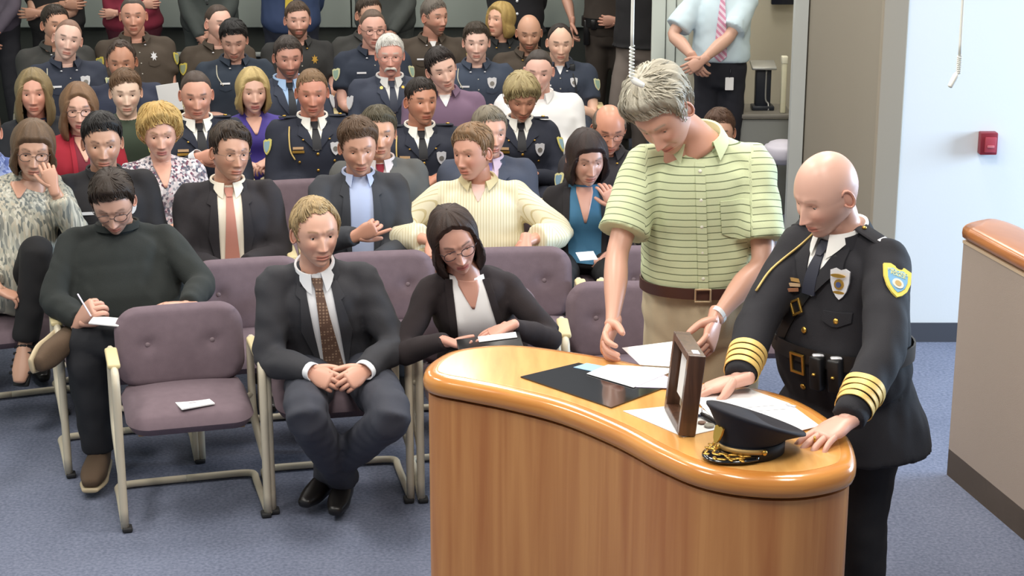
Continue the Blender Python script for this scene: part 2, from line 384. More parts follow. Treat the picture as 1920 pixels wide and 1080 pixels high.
def hair_mesh(q, style, col, seed, nc=72, nr=22, over=None):
    st = dict(HS[style]); st.update(over or {})
    r = np.random.default_rng(seed); a = np.linspace(-PI, PI, nc, endpoint=False); ad = np.degrees(np.abs(a))
    part = st.get('part', 0.0)
    pe = np.radians(np.interp(ad, st['k'], st['e'])); ps = np.radians(np.interp(ad, st['k'], st['s'])) if 's' in st else np.zeros(nc) + .01
    L = np.interp(ad, st['k'], st['L']) if 'L' in st else np.zeros(nc); nl = 14 if 'L' in st else 0
    if 'asym' in st: pe = pe + np.radians(st['asym']) * np.sin(a) * (ad < 90)
    t = np.linspace(0, 1, nr); P = ps[None] + (pe - ps)[None] * t[:, None]; A = np.tile(a, (nr, 1))
    S = head_fn(A, P, q, False); ctr = np.array([0, -.008, .012]); Nn = nrm(S - ctr); pd = np.degrees(P)
    T = np.interp(pd, [0, 55, 85, 130], [st['top'], st['top'], st['side'], st['side'] * .8])
    T = T * (1 + st.get('quiff', 0) * g1(A, .8) * sstep(15, 45, pd))
    strand = np.interp(np.arange(nc), np.arange(0, nc, 1), r.normal(size=nc)); strand = .6 * strand + .4 * np.roll(strand, 1)
    wob = np.sin(3 * A + P * 5 + r.uniform(0, 6)) * .5 + np.sin(7 * A - P * 9 + r.uniform(0, 6)) * .35
    rough = st.get('rough', 1.0); fade = sstep(.0, .35, t)[:, None] if 's' not in st else 1.0
    T = T * (1 + rough * (.10 * strand[None] * fade + .09 * wob * fade))
    if 'mask' in st: T = T * sstep(58, 70, ad)[None] - .006 * (1 - sstep(56, 68, ad))[None]
    tip = (sstep(0, .30 if not nl else .16, 1 - t) ** .8)[:, None]; tip = np.maximum(tip, (L > .02)[None] * 1.0)
    if 's' in st: tip = tip * sstep(0, .15, t)[:, None]
    off = -.004 + (T + .004) * tip
    X = S + Nn * off[..., None]
    if nl:
        s = np.linspace(0, 1, nl + 1)[1:]; last = X[-1]; hd = nrm(last * np.array([1, 1, 0]))
        rows = []
        for q_ in s:
            fl = st['flare'] * math.sin(PI * min(1, q_ * .85)) - .03 * q_ ** 3 * st.get('tuck', 1)
            rows.append(last + np.array([0, 0, -1]) * (L * q_)[:, None] + hd * (fl * np.minimum(1, L / .1))[:, None] + r.normal(size=(nc, 1)) * .0012)
        X = np.vstack([X, np.array(rows)]); Nn = np.vstack([Nn, np.tile(hd, (nl, 1, 1))])
    nrt = X.shape[0]
    locks = []
    if st.get('top', 0) > .007 and not nl:
        ti = lambda aa, pp: float(np.interp(math.degrees(pp), [0, 55, 85, 130], [st['top'], st['top'], st['side'], st['side'] * .8])) * (1 + st.get('quiff', 0) * math.exp(-(aa / .8) ** 2) * float(sstep(15, 45, math.degrees(pp))))
        for _ in range(st.get('locks', nc * 4)):
            aa = r.uniform(-PI, PI); j = int((aa + PI) / (2 * PI) * nc) % nc; p0 = math.acos(1 - r.random() * (1 - math.cos(pe[j]))) 
            if p0 < ps[j] + .05: continue
            ln = r.uniform(.25, .50) * (1.0 if p0 < 1 else .7); dr = r.normal() * .15 + st.get('sweep', .25) * (1 if p0 < .9 else .2); pts_ = []
            for jj, f_ in enumerate((0, .35, .7, 1)):
                a1 = aa + dr * f_ * .5 / max(.35, math.sin(p0)); p1 = p0 + ln * f_; p1 = min(p1, pe[j] + .03)
                q1 = head_fn(np.array(a1), np.array(p1), q, False); n1 = nrm(q1 - ctr); fade_ = 1 - .75 * float(sstep(pe[j] - .35, pe[j] + .03, p1))
                pts_.append(q1 + n1 * (ti(a1, p1) * fade_ * (.97 + .10 * math.sin(PI * min(1, f_ * 1.15)) * rough)))
            wdt = r.uniform(.0016, .0032); locks.append(loft(pts_, [wdt * .5, wdt, wdt * .8, wdt * .2], [wdt * .35, wdt * .5, wdt * .4, wdt * .15], np.cross(nrm(pts_[0] - ctr), nrm(pts_[-1] - pts_[0])), 6, 2))
    c = lin(col); c2 = lin(st['col2']) if 'col2' in st else c * .72
    tone = .5 + .35 * strand[None] + .25 * np.sin(5 * A[0] + 2)[None] + r.normal(size=(nrt, nc)) * .10
    C = c[None, None] * (.82 + .18 * r.random((nrt, nc, 1))); C = lerp(C, c2, np.clip(tone, 0, 1)[..., None] * .6)
    V, Fc = sheet(X, -Nn, .009, wrapv=True)
    Cc = np.concatenate([C.reshape(-1, 3)] * 2)
    for v_, f_ in locks:
        Fc = Fc + [[i + len(V) for i in q_] for q_ in f_]; V = np.vstack([V, v_]); k_ = r.random(); Cc = np.vstack([Cc, np.tile(lerp(c, c2, k_) * (.85 + .35 * r.random()), (len(v_), 1))])
    return V, Fc, Cc

def rot(yaw, pitch, roll):
    return np.array(Matrix.Rotation(math.radians(yaw), 3, 'Z') @ Matrix.Rotation(math.radians(pitch), 3, 'X') @ Matrix.Rotation(math.radians(roll), 3, 'Y'))

def ik(S, W, l1, l2, pole):
    S, W = np.asarray(S), np.asarray(W); d = W - S; L = np.linalg.norm(d); u = d / L
    if L > (l1 + l2) * .985: k = L / ((l1 + l2) * .985); l1, l2 = l1 * k, l2 * k
    x = (l1 * l1 - l2 * l2 + L * L) / (2 * L); h = math.sqrt(max(1e-6, l1 * l1 - x * x))
    p = np.asarray(pole, float); p = nrm(p - u * np.dot(p, u)); return S + u * x + p * h

def hand_mesh(W, d, n, ts, curl=(.5, .5, .4), spread=.10, sc=1.0, thumb=.5, point=False):
    """palm, four unequal fingers and a thumb; d along the hand, n out of the palm, ts = side of the thumb (+1 / -1 along n x d)"""
    d = nrm(d); n = nrm(np.asarray(n, float) - d * np.dot(n, d)); w = np.cross(n, d); out = []
    W = np.asarray(W, float)
    pal = [W - d * .03 * sc, W + d * .015 * sc, W + d * .055 * sc, W + d * .092 * sc]
    out.append(loft(pal, np.array([.027, .031, .041, .038]) * sc, np.array([.021, .019, .0165, .0125]) * sc, w, 14, 3, .8, 2.4))
    ang = np.cumsum(curl)
    for i, (o, L, r) in enumerate(((.0295, .070, .0092), (.0100, .079, .0096), (-.0100, .074, .0092), (-.0290, .058, .0080))):
        o = o * ts; k = 1 + .10 * (i - 1)
        b = W + d * (.082 - .006 * abs(i - 1.2)) * sc + w * o * sc; dd = nrm(d + w * (spread * o / .03)); pts = [b, b + dd * .012 * sc]; pos = pts[-1]
        for j, f in enumerate((.46, .31, .23)):
            a = ang[j] * k * (.12 if point and i == 0 else 1); v = dd * math.cos(a) + n * math.sin(a); pos = pos + v * L * f * sc; pts.append(pos)
        out.append(loft(pts, np.array([r * 1.02, r * 1.08, r, r * .92, r * .74]) * sc, None, w, 10, 3, .9))
    b = W + d * .022 * sc + w * .024 * ts * sc; t1 = nrm(d * .75 + w * ts * (.75 * (1 - thumb * .5)) + n * (.35 + .5 * thumb)); t2 = nrm(t1 + d * .5 - w * ts * .35 * thumb + n * .1)
    out.append(loft([b - t1 * .01, b + t1 * .024 * sc, b + t1 * .044 * sc, b + (t1 * .044 + t2 * .026) * sc, b + (t1 * .044 + t2 * .044) * sc],
                    np.array([.0150, .0150, .0115, .0108, .0085]) * sc, None, n, 10, 3, .9))
    return out

UP = np.array([0, 0, 1.])
ROW_OFF = [0, 0, .82, 1.64, 2.46, 3.24, 3.98, 4.72, 5.44, 6.14, 6.75]
ROW_K, ROW_X0 = .0675, .6
def row_y(n, X): i = int(n); o = ROW_OFF[i] + (n - i) * .75; return 7.00 + o - ROW_K * min(X - ROW_X0, 0) ** 2 - .02 * max(X - ROW_X0, 0) ** 2
def row_yaw(X): return math.degrees(math.atan(-2 * ROW_K * min(X - ROW_X0, 0) - .04 * max(X - ROW_X0, 0)))

GOLD = lambda: mat('gold_metal', (214, 170, 84), .32, .9)
SILVER = lambda: mat('silver_metal', (236, 236, 240), .3, .3)
PEOPLE = []

class Person:
    def __init__(s, label, px, py, row=None, Y=None, dy=0, hy=None, hp=6, hr=0, yaw=None, skin=(205, 158, 132), head=None, hair=None,
                 w=1.0, fem=False, belly=0.0, sit=True, pel=None, lean=0.0, hs=1.06, det=0, vox=.015, long=True, hcol=None, Hc=None, sh=None, legs=True):
        if row and row >= 4: w = w * (1.06 if fem else 1.15)
        s.label = label; s.fem = fem; s.w = w; s.sit = sit; s.det = det; s.vox = vox; s.hs = hs
        if Hc is None:
            Yh = Y if Y is not None else 7
            for _ in range(6):
                Hc = atY(px, py, Yh)
                if Y is None: Yh = row_y(row, Hc[0]) + dy
        s.Hc = np.asarray(Hc, float)
        if yaw is None: yaw = row_yaw(s.Hc[0])
        s.yaw = yaw; hy = yaw if hy is None else hy
        s.fw = A_(math.sin(math.radians(yaw)), -math.cos(math.radians(yaw)), 0); s.lt = np.cross(UP, s.fw)
        s.Rh = rot(hy, hp, hr) @ np.array([[1, 0, 0], [0, -1, 0], [0, 0, 1.]])       # head (x, front, z) -> world
        s.hb = s.Hc + s.Rh @ (A_(0, -.022, -.085) * hs)
        base = s.Hc + s.Rh @ (A_(0, -.03, -.10) * hs)
        s.CN = base + UP * -.046 - s.fw * .012
        if sit:
            s.PV = A_(s.CN[0], s.CN[1], 0) - s.fw * lean; s.PV[2] = .545
            if pel is not None: s.PV[:2] = pel[:2]
        else:
            s.PV = A_(*pel) if pel is not None else A_(s.CN[0], s.CN[1], s.CN[2] - .52)
        s.axis = nrm(s.PV - s.CN); s.len = np.linalg.norm(s.PV - s.CN); s.tf = nrm(np.cross(s.lt, -s.axis)); 
        if np.dot(s.tf, s.fw) < 0: s.tf = -s.tf
        s.lt2 = s.lt if sh is None else nrm(sh)
        wS = (.166 if not fem else .148) * (.35 + .65 * w)
        s.S = {k: s.CN + s.lt2 * k * wS + s.axis * .074 for k in (-1, 1)}
        s.E = {}; s.W = {}; s.hd = {}
        s.root = empty('person', (s.PV[0], s.PV[1], 0)); tag(s.root, label, 'person'); s.org = A_(s.PV[0], s.PV[1], 0)
        m_ = sum(skin) / 3; f_ = 1.10 if (row or 0) >= 4 else 1.0; s.q = dict(skin=tuple(min(238, (c_ * .84 + m_ * .16) * f_) for c_ in skin)); s.q.update(head or {})
        if fem and 'jaw' not in s.q: s.q['jaw'] = .88
        s.body = MB(); s.armr = .045 if not fem else .039
        s.prof = None; s.belly = belly; s.Hp = {}
        s.make_head(hair)
        PEOPLE.append(s)

    # ---- head
    def hw(s, P): return s.Hc + (np.asarray(P) * s.hs) @ s.Rh.T
    def make_head(s, hair):
        nc, nr = [(56, 54), (72, 72), (104, 100)][s.det]
        V, Fc, C = head_mesh(s.q, nc, nr); s.body.add(s.hw(V), Fc, 0, C)
        sk = lin(s.q['skin'])
        for k in (-1, 1):    # ears and eyelids
            R = np.array(Matrix.Rotation(k * .42, 3, 'Z') @ Matrix.Rotation(-.18, 3, 'X'))
            c = A_(k * .0790, -.012, -.006)
            V, Fc = ellipsoid(c, (.006, .017, .029), R); s.body.add(s.hw(V), Fc, 0, sk * A_(1, .86, .82))
            th = np.linspace(-.9, PI + 1.2, 12); rim = np.stack([np.zeros(12) + k * .005, -.017 * np.sin(th) * 1.0, .029 * np.cos(th)], 1) @ R.T + c
            V, Fc = loft(rim, np.linspace(.0045, .0035, 12), None, (1, 0, .1), 7); s.body.add(s.hw(V), Fc, 0, sk * A_(1.02, .88, .84))
            lid = s.q.get('lid', .35)
            ce = A_(k * .0315, .0665, .0035)
            for sgn, a0 in ((1, lid), (-1, .9)):
                th = np.linspace(a0 if sgn > 0 else a0, 1.75, 5); ph = np.linspace(-1.45, 1.45, 11)
                G = np.array([[(math.sin(p) * .0142, .0142 * math.cos(p) * math.cos(t * .9), sgn * .0142 * math.cos(p) ** .5 * math.sin(t * .9)) for p in ph] for t in th]) + ce
                V, Fc = sheet(G, (0, -1, 0), .003); s.body.add(s.hw(V), Fc, 0, sk * A_(.93, .84, .80))
        for k in (-1, 1):
            eb = MB(); ce = A_(k * .0315, .0660, .0030); g = nrm(A_(s.q.get('gx', 0.0), 1, s.q.get('gz', -.12)))
            Fr = frame_from(g); an = np.array([0, .18, .34, .54, .56, .85, 1.3, 2.0, 2.7]); V = []; n = 14
            for t in an: V += [(.0129 * math.sin(t) * math.cos(p), .0129 * math.sin(t) * math.sin(p), .0129 * math.cos(t)) for p in np.linspace(0, 2 * PI, n, endpoint=False)]
            V = s.hw(np.array(V) @ Fr.T + ce); Fc = grid_faces(len(an), n, wrapv=True)
            eb.add(V, Fc, 0)
            for i in range(len(Fc)):
                r = i // n; eb.M[len(eb.M) - len(Fc) + i] = 2 if r < 2 else (1 if r < 4 else 0)
            eb.build('eye', [mat('eye_white', (206, 198, 192), .3), mat('iris', s.q.get('iris', (70, 62, 54)), .2), mat('pupil', (14, 12, 12), .15)], s.root, s.org)
        if hair:
            style, col = hair[0], hair[1]; ov = hair[2] if len(hair) > 2 else {}
            V, Fc, C = hair_mesh(s.q, style, col, sum(map(ord, s.label)), [64, 84, 130][s.det], [20, 26, 36][s.det], ov)
            MB().add(s.hw(V), Fc, 0, C).build('hair', HAIR, s.root, s.org)
        # neck, continuing into the chest
        r = .058 if not s.fem else .049; r *= (.5 + .5 * s.w); up = s.hb + s.Rh @ A_(0, .006, .03)
        sk2 = sk * A_(.97, .93, .92)
        V, Fc = loft([up, s.hb, lerp(s.hb, s.CN, .55), s.CN + s.axis * .0, s.CN + s.axis * .06, s.CN + s.axis * .16],
                     [r * .9, r, r * .98, r * 1.12, r * 1.6, r * 2.0], [r * 1.0, r * 1.04, r * 1.02, r * 1.06, r * 1.15, r * 1.3], s.lt, 24, 3)
        s.body.add(V, Fc, 0, sk2)

    def glasses(s, col=(40, 36, 36), r=.0225, th=.0016, metal=False, half=False):
        b = MB(); pts = np.linspace(0, 2 * PI, 19)
        for k in (-1, 1):
            e = [A_(k * (.0335 + r * 1.12 * np.sign(math.cos(t)) * abs(math.cos(t)) ** .75), .0985 - .012 * abs(math.cos(t)) * (1 if k * math.cos(t) > 0 else .1), .0005 + r * .78 * np.sign(math.sin(t)) * abs(math.sin(t)) ** .8) for t in pts]
            V, Fc = loft(e, th, None, (0, 1, .01), 6); b.add(s.hw(V), Fc)
            V, Fc = loft([A_(k * .0585, .086, .004), A_(k * .0765, .060, .006), A_(k * .0815, .015, .006), A_(k * .0815, -.012, .002)], th, None, (0, 0, 1), 6); b.add(s.hw(V), Fc)
        V, Fc = loft([A_(-.0095, .0985, .004), A_(0, .1035, .007), A_(.0095, .0985, .004)], th, None, (0, 0, 1), 6); b.add(s.hw(V), Fc)
        b.build('glasses', mat('spectacle_frame', col, .35, .6 if metal else 0), s.root, s.org)
    def moustache(s, col, wd=.034, drop=.016):
        b = MB(); 
        for k in (-1, 1):
            V, Fc = loft([A_(0, .101, -.0585), A_(k * .014, .100, -.0600), A_(k * wd * .8, .090, -.0660), A_(k * wd * 1.05, .080, -.066 - drop)], [.0065, .0085, .0085, .003], [.006, .007, .006, .003], (0, 0, 1), 9, 3, 1)
            b.add(s.hw(V), Fc, 0, lin(col) * (.9 + .1 * k))
        b.build('moustache', HAIR, s.root, s.org)

    # ---- limbs
    def arm(s, k, W, hd=None, pn=None, pole=None, ts=None, curl=(.5, .55, .4), thumb=.5, spread=.1, hsc=1.0, l1=.30, l2=.265, hand=True, point=False):
        W = np.asarray(W, float); S = s.S[k]
        pole = (s.lt * k * .7 - UP * .9 - s.fw * .3) if pole is None else np.asarray(pole, float)
        E = ik(S, W, l1, l2, pole); s.E[k] = E; s.W[k] = W
        d = nrm(W - E) if hd is None else nrm(hd); pn = (-UP if pn is None else np.asarray(pn, float))
        r = s.armr; sk = lin(s.q['skin'])
        V, Fc = loft([S, lerp(S, E, .5), E, lerp(E, W, .4), lerp(E, W, .8), W + d * .012], [r * 1.2, r * 1.05, r * .9, r * .98, r * .70, r * .60], [r * 1.2, r * 1.05, r * .86, r * .90, r * .58, r * .46], np.cross(pn, d), 16, 3)
        s.body.add(V, Fc, 0, sk)
        if ts is None: ts = 1 if np.dot(np.cross(nrm(pn - d * np.dot(pn, d)), d), s.lt * -k) > 0 else -1
        if hand:
            for V, Fc in hand_mesh(W, d, pn, ts, curl, spread, hsc * (1.04 if not s.fem else .88), thumb, point): s.body.add(V, Fc, 0, sk * A_(1, .93, .92))
        s.hd[k] = (d, pn)
    def lap(s, far=.30, z=.68, gap=.05, only=(-1, 1), **kw):
        for k in only:
            s.arm(k, s.PV * A_(1, 1, 0) + s.fw * far + s.lt * k * gap + UP * (z + .015 * k), hd=s.fw * .35 - s.lt * k * .8 - UP * .3, pn=-UP - s.fw * .2, **kw)

    # ---- garments
    def profile(s):
        if s.fem: T = [(-.10, .13, .11), (0, .165, .125), (.10, .178, .132), (.28, .150, .115), (.45, .145, .112), (.64, .158, .135), (.78, .158, .122), (.90, .128, .088), (.97, .064, .060), (1.04, .040, .042)]
        else: T = [(-.10, .14, .12), (0, .172, .132), (.10, .182, .138), (.28, .178, .132), (.45, .175, .130), (.64, .178, .134), (.78, .172, .122), (.89, .136, .098), (.97, .074, .068), (1.04, .046, .048)]
        return T
    def torso(s, g=0.0, skirt=0.0, tuck=None, flare=.0):
        """closed loft round the spine; g = looseness"""
        T = s.profile(); pts = []; ra = []; rb = []
        mid = lerp(s.CN, s.PV, .55) - s.tf * (.012 if s.sit else -.0)
        def ax(t):
            q = 1 - t
            return (1 - q) ** 2 * s.CN + 2 * q * (1 - q) * (2 * mid - .5 * (s.CN + s.PV)) + q * q * s.PV if 0 <= t <= 1 else (s.PV + s.axis * (-t) * s.len if t < 0 else s.CN - s.axis * (t - 1) * s.len)
        if skirt:
            for q in (skirt, skirt * .5): pts.append(s.PV - UP * q); ra.append(.192 * s.w + g + flare * q); rb.append(.150 * s.w + g + s.belly * .3 + flare * q)
        for t, a, b in T:
            if skirt and t < 0: continue
            if tuck is not None:
                if t < 0: continue
                t = tuck + (1 - tuck) * t if t < .5 else t
            bl = s.belly * math.exp(-((t - .30) / .22) ** 2)
            neck = t > .93
            pts.append(ax(t) + s.tf * bl * .75); wv = 1.0 if neck else s.w
            gg = g if t < .85 else (g * .6 if not neck else 0); ra.append(a * wv + gg + bl * .45); rb.append(b * wv + gg + bl * .55)
        out = [loft(pts, ra, rb, s.lt, 24, 3, 0, 2.3)]
        if s.fem:
            for k in (-1, 1): out.append(ellipsoid(lerp(s.CN, s.PV, .40) + s.lt * k * .070 + s.tf * (.072 + g), (.062, .062, .060)))
        for k in (-1, 1):
            S = s.S[k]; out.append(loft([s.CN + s.axis * .004 - s.tf * .012, lerp(s.CN, S, .5) + s.axis * .004 - s.tf * .008, S + s.axis * .004], [.040, .044 + g * .5, .050 + g * .5], [.044, .050, .058], s.tf, 14, 3, .6))
        return out
    def sleeves(s, g=.012, end=1.0, cuff=.0, only=(-1, 1), flare=0.0, pad=0.0):
        out = []
        for k in only:
            S, E, W = s.S[k], s.E[k], s.W[k]; r = s.armr + g; mid = lerp(E, W, .5)
            if end >= 1:
                P = [S - s.lt2 * k * .03, S + s.lt2 * k * pad, lerp(S, E, .5), E, mid, lerp(E, W, .97)]; R = [r * 1.05, r * 1.16, r * 1.10, r * 1.05, r * .95, r * .74 + cuff]
            elif end > .5:
                P = [S - s.lt2 * k * .03, S, lerp(S, E, .5), E, lerp(E, W, (end - .5) * 2)]; R = [r * 1.05, r * 1.16, r * 1.10, r * 1.05, r * .98 + cuff]
            else:
                P = [S - s.lt2 * k * .03, S, lerp(S, E, end), lerp(S, E, end * 2)]; R = [r * 1.05, r * 1.18, r * 1.16 + flare * .4, r * 1.16 + flare]
            out.append(loft(P, R, None, s.tf, 18, 4))
        return out
    def garment(s, name, parts, m, voxel=None, amp=None, it=5, attrs=False, label=None):
        voxel = voxel or s.vox; V = []; Fc = []; n = 0
        for v, f in parts: V.append(v); Fc += [[i + n for i in q] for q in f]; n += len(v)
        V, Fc, Nn = remesh(np.concatenate(V), Fc, voxel, it)
        amp = (.0035 if s.det == 0 else .0045) if amp is None else amp
        if amp:
            W_ = wrinkle(V, Nn, amp, sum(map(ord, s.label + name)))
            if name != 'trousers':
                k_ = sstep(.05, .13, np.abs((V - s.CN) @ s.lt)) ; k_ = np.maximum(k_, 1 - sstep(0, .03, (V - s.CN) @ s.tf)); W_ = V + (W_ - V) * k_[:, None]
            V = W_
        at = None
        if attrs:
            tor = (V - s.CN) @ s.axis; cv = tor.copy(); cu = (V - s.CN) @ s.lt
            for k in (-1, 1):
                if k not in s.E: continue
                S, E = s.S[k], s.E[k]; u = nrm(E - S); L = np.linalg.norm(E - S); t = (V - S) @ u; dist = np.linalg.norm(V - S - t[:, None] * u, axis=1)
                m_ = ((V - s.CN) @ s.lt * k > (.185 * s.w - .018)) & (dist < .135) & (t > -.08); cv[m_] = t[m_]; cu[m_] = ((V - S) @ s.tf)[m_]
            at = {'cv': cv + 3, 'cu': cu + 3}
        o = MB().add(V, Fc).build(name, m, s.root, s.org, True, at)
        if label: o['label'] = label
        bv = BVHTree.FromPolygons(V.tolist(), Fc); s.Hp[name] = bv; return bv
    def trousers(s, m, knees=None, ankles=None, g=.0, toes=None, shoe=None, ups=None, shs=1.0, sole=None, cut=1.0, foot=True, amp=None):
        parts = []; s.K = {}; s.A = {}; sk = lin(s.q['skin'])
        if s.sit: parts.append(loft([s.PV - s.fw * .06 + UP * .10, s.PV - s.fw * .03 + UP * .02, s.PV + s.fw * .05 - UP * .055], [.155 * s.w + g, .178 * s.w + g, .15 * s.w], [.11 * s.w, .115 * s.w, .075], s.lt, 18, 3, .5))
        else: parts.append(loft([s.PV + UP * .13, s.PV + UP * .06, s.PV - UP * .02, s.PV - UP * .10], np.array([.165, .178, .185, .165]) * s.w + g, np.array([.125, .135, .135, .12]) * s.w + g + s.belly * .3, s.lt, 20, 3, .3))
        for k in (-1, 1):
            hip = s.PV + s.lt * k * .088 * s.w - UP * (.0 if s.sit else .05)
            if knees and k in knees: Kn = np.asarray(knees[k], float)
            else: Kn = (s.PV * A_(1, 1, 0) + s.fw * .43 + s.lt * k * .13 + UP * .535) if s.sit else lerp(hip, A_(hip[0], hip[1], .08), .47) + s.fw * .015
            if ankles and k in ankles: An = np.asarray(ankles[k], float)
            else: An = (Kn * A_(1, 1, 0) - s.fw * .06 + UP * .10) if s.sit else A_(hip[0], hip[1], .10) + s.lt * k * .02
            s.K[k] = Kn; s.A[k] = An; Ae = lerp(Kn, An, cut)
            r = s.w * (.92 if s.fem else 1)
            parts.append(loft([hip, lerp(hip, Kn, .5), lerp(hip, Kn, .93), lerp(Kn, An, .12), lerp(Kn, An, .5), Ae], np.array([.090, .084, .068, .066, .060, .056]) * r + g, np.array([.090, .082, .066, .066, .062, .060]) * r + g, s.lt, 16, 3))
            V, Fc = loft([hip, lerp(hip, Kn, .5), Kn, lerp(Kn, An, .5), An], [.06, .052, .034, .036, .030], None, s.lt, 10, 2); s.body.add(V, Fc, 0, sk)
            if foot:
                t = s.fw if toes is None or k not in toes else nrm(toes[k]); s.shoe(k, An, t, shoe or mat('black_leather', (24, 22, 22), .35), sole, None if not ups else ups.get(k), shs)
        s.garment('trousers', parts, m, amp=amp)
    def shoe(s, k, An, t, m, sole=None, up=None, sc=1.0):
        up = nrm(UP - t * np.dot(UP, t)) if up is None else nrm(np.asarray(up) - t * np.dot(up, t))
        sd = np.cross(up, t); h = .088
        P = [An - t * .065 * sc - up * (h - .045), An - t * .02 - up * (h - .052), An + t * .06 * sc - up * (h - .046), An + t * .13 * sc - up * (h - .036), An + t * .195 * sc - up * (h - .030)]
        V, Fc = loft(P, np.array([.030, .037, .042, .046, .030]) * sc, [.044, .052, .046, .034, .022], sd, 14, 3, .8, 2.6)
        o = one('shoe', V, Fc, m, s.root, s.org)
        if sole is not None:
            V, Fc = loft([An - t * .075 * sc - up * h, An - t * .02 - up * h, An + t * .07 * sc - up * h, An + t * .14 * sc - up * h, An + t * .21 * sc - up * h], np.array([.030, .037, .043, .048, .028]) * sc, .010, sd, 14, 3, .5, 2.6); one('sole', V, Fc, sole, o, s.org)
        return o

    def hit(s, x, h, bv, off=0.0, lim=.40):
        """where a ray from the spine, x aside and h below the neck base, leaves the garment at the front"""
        o = s.CN + s.axis * h + s.lt * x; best = None
        p, n, i, d = bv.ray_cast(Vector(o), Vector(s.tf), lim)
        if p is None: p = o + s.tf * .11; n = s.tf
        else: p = np.array(p); n = np.array(n); n = n if np.dot(n, s.tf) > 0 else -n
        return p + s.tf * off, nrm(n)
    def panel(s, name, rows, bv, off, th, m, nv=9, k=6, parent=None, smooth=True, label=None, into=None, col=None):
        rows = np.asarray(rows, float); t = np.linspace(0, 1, len(rows)); tt = np.linspace(0, 1, (len(rows) - 1) * k + 1)
        R = np.stack([np.interp(tt, t, rows[:, i]) for i in range(3)], 1)
        G = np.array([[s.hit(x, h, bv, off)[0] for x in np.linspace(xa, xb, nv)] for h, xa, xb in R])
        V, Fc = sheet(G, s.tf, th); cvs = {'cv': np.tile(np.repeat(R[:, 0], nv), 2) + 3}
        if into is not None: into.add(V, Fc, 0, col); return
        o = MB().add(V, Fc).build(name, m, parent or s.root, s.org, smooth, cvs, 50)
        if label: o['label'] = label
        return o
    def collar(s, m, rn=.066, hb=.026, hf=.010, fl=.015, gap=13, drop=.018, pts=.052, name='collar', base=0.0):
        rn *= (.5 + .5 * s.w) * (.9 if s.fem else 1); th = np.radians(np.linspace(gap, 360 - gap, 33)); up = nrm(lerp(-s.axis, s.hb - s.CN, .4)); G = []
        f = nrm(s.tf - up * np.dot(s.tf, up)); l = np.cross(up, f); l = l if np.dot(l, s.lt) > 0 else -l
        c = s.CN + up * base
        for r_, kind in ((rn, 0), (rn + .004, 1), (rn + .010, 1.2), (rn + fl, 2)):
            row = []
            for t in th:
                b = .5 - .5 * math.cos(t); top = hf + (hb - hf) * b ** .8; frn = max(0, math.cos(t)) ** 4
                z = -.030 if kind == 0 else (top if kind == 1 else (top + .002 if kind == 1.2 else top - drop - pts * frn))
                rr = r_ + ((.004 + pts * .75) * frn if kind == 2 else (.004 * frn if kind else 0))
                row.append(c + f * math.cos(t) * rr * 1.02 + l * math.sin(t) * rr + up * z)
            G.append(row)
        G = np.array(G); V, Fc = sheet(G, nrm(G - c), .0025)
        return one(name, V, Fc, m, s.root, s.org, True, angle=60)
    def button(s, x, h, bv, m, r=.008, name='button', off=.004, parent=None):
        p, n = s.hit(x, h, bv, off); R = frame_from(n); V, Fc = ellipsoid(p, (r, r, r * .45), R, 10, 6)
        return one(name, V, Fc, m, parent or s.root, s.org)
    def emblem(s, x, h, bv, m, rx, ry, shape=None, off=.003, th=.004, name='badge', tilt=0, m2=None):
        p, n = s.hit(x, h, bv, off); up = -s.axis + s.lt * tilt
        V, Fc = disc(p, nrm(n * .5 + s.tf * .5), rx, th, up, 16, ry, shape); o = one(name, V, Fc, m, s.root, s.org, False)
        if m2 is not None:
            V, Fc = disc(p + s.tf * th, nrm(n * .5 + s.tf * .5), rx * .5, th, up, 12, rx * .5); one('crest', V, Fc, m2, o, s.org, False)
        return o
    def ring(s, c, ax, ref, bvs, hgt, th, m, name, off=.002, n=40, lim=.5, tilt=None, parent=None):
        """closed band round a limb or the waist, fitted to what it wraps"""
        Fm = frame_from(ax, ref); G = [[], []]
        for a in np.linspace(0, 2 * PI, n, endpoint=False):
            dv = Fm[:, 0] * math.cos(a) + Fm[:, 1] * math.sin(a); ds = []
            for q in (-.5, .5):
                for bv in bvs:
                    p, nn, i, d = bv.ray_cast(Vector(c + ax * q * hgt), Vector(dv), lim)
                    if p is not None: ds.append(d)
            d = max(ds) if ds else .05
            for j, q in enumerate((-.5, .5)): G[j].append((d, dv, q))
        D = np.array([g[0] for g in G[0]]); D = np.minimum(D, np.median(D) * 1.5); D = (np.roll(D, 1) + 2 * D + np.roll(D, -1)) / 4
        Gp = np.array([[c + ax * q * hgt + dv * (D[i] + off) for i, (d, dv, q) in enumerate(g)] for g in G])
        V, Fc = sheet(Gp, np.array([[g_[1] for g_ in g] for g in G]), th, wrapv=True)
        return one(name, V, Fc, m, parent or s.root, s.org, True, angle=50)
    def armpatch(s, k, t, dirv, bv, rx, ry, shape, m, name='shoulder_patch', m2=None, th=.004):
        S, E = s.S[k], s.E[k]; c = lerp(S, E, t); u = nrm(E - S); dv = nrm(dirv - u * np.dot(dirv, u)); p, n, i, d = bv.ray_cast(Vector(c), Vector(dv), .2)
        p = c + dv * .07 if p is None else np.array(p)
        V, Fc = disc(p + dv * .002, dv, rx, th, -u, 16, ry, shape); o = one(name, V, Fc, m, s.root, s.org, False)
        if m2 is not None: V, Fc = disc(p + dv * (.002 + th), dv, rx * .72, .002, -u, 16, ry * .72, shape); one('emblem', V, Fc, m2, o, s.org, False)
        return o, p, dv, u
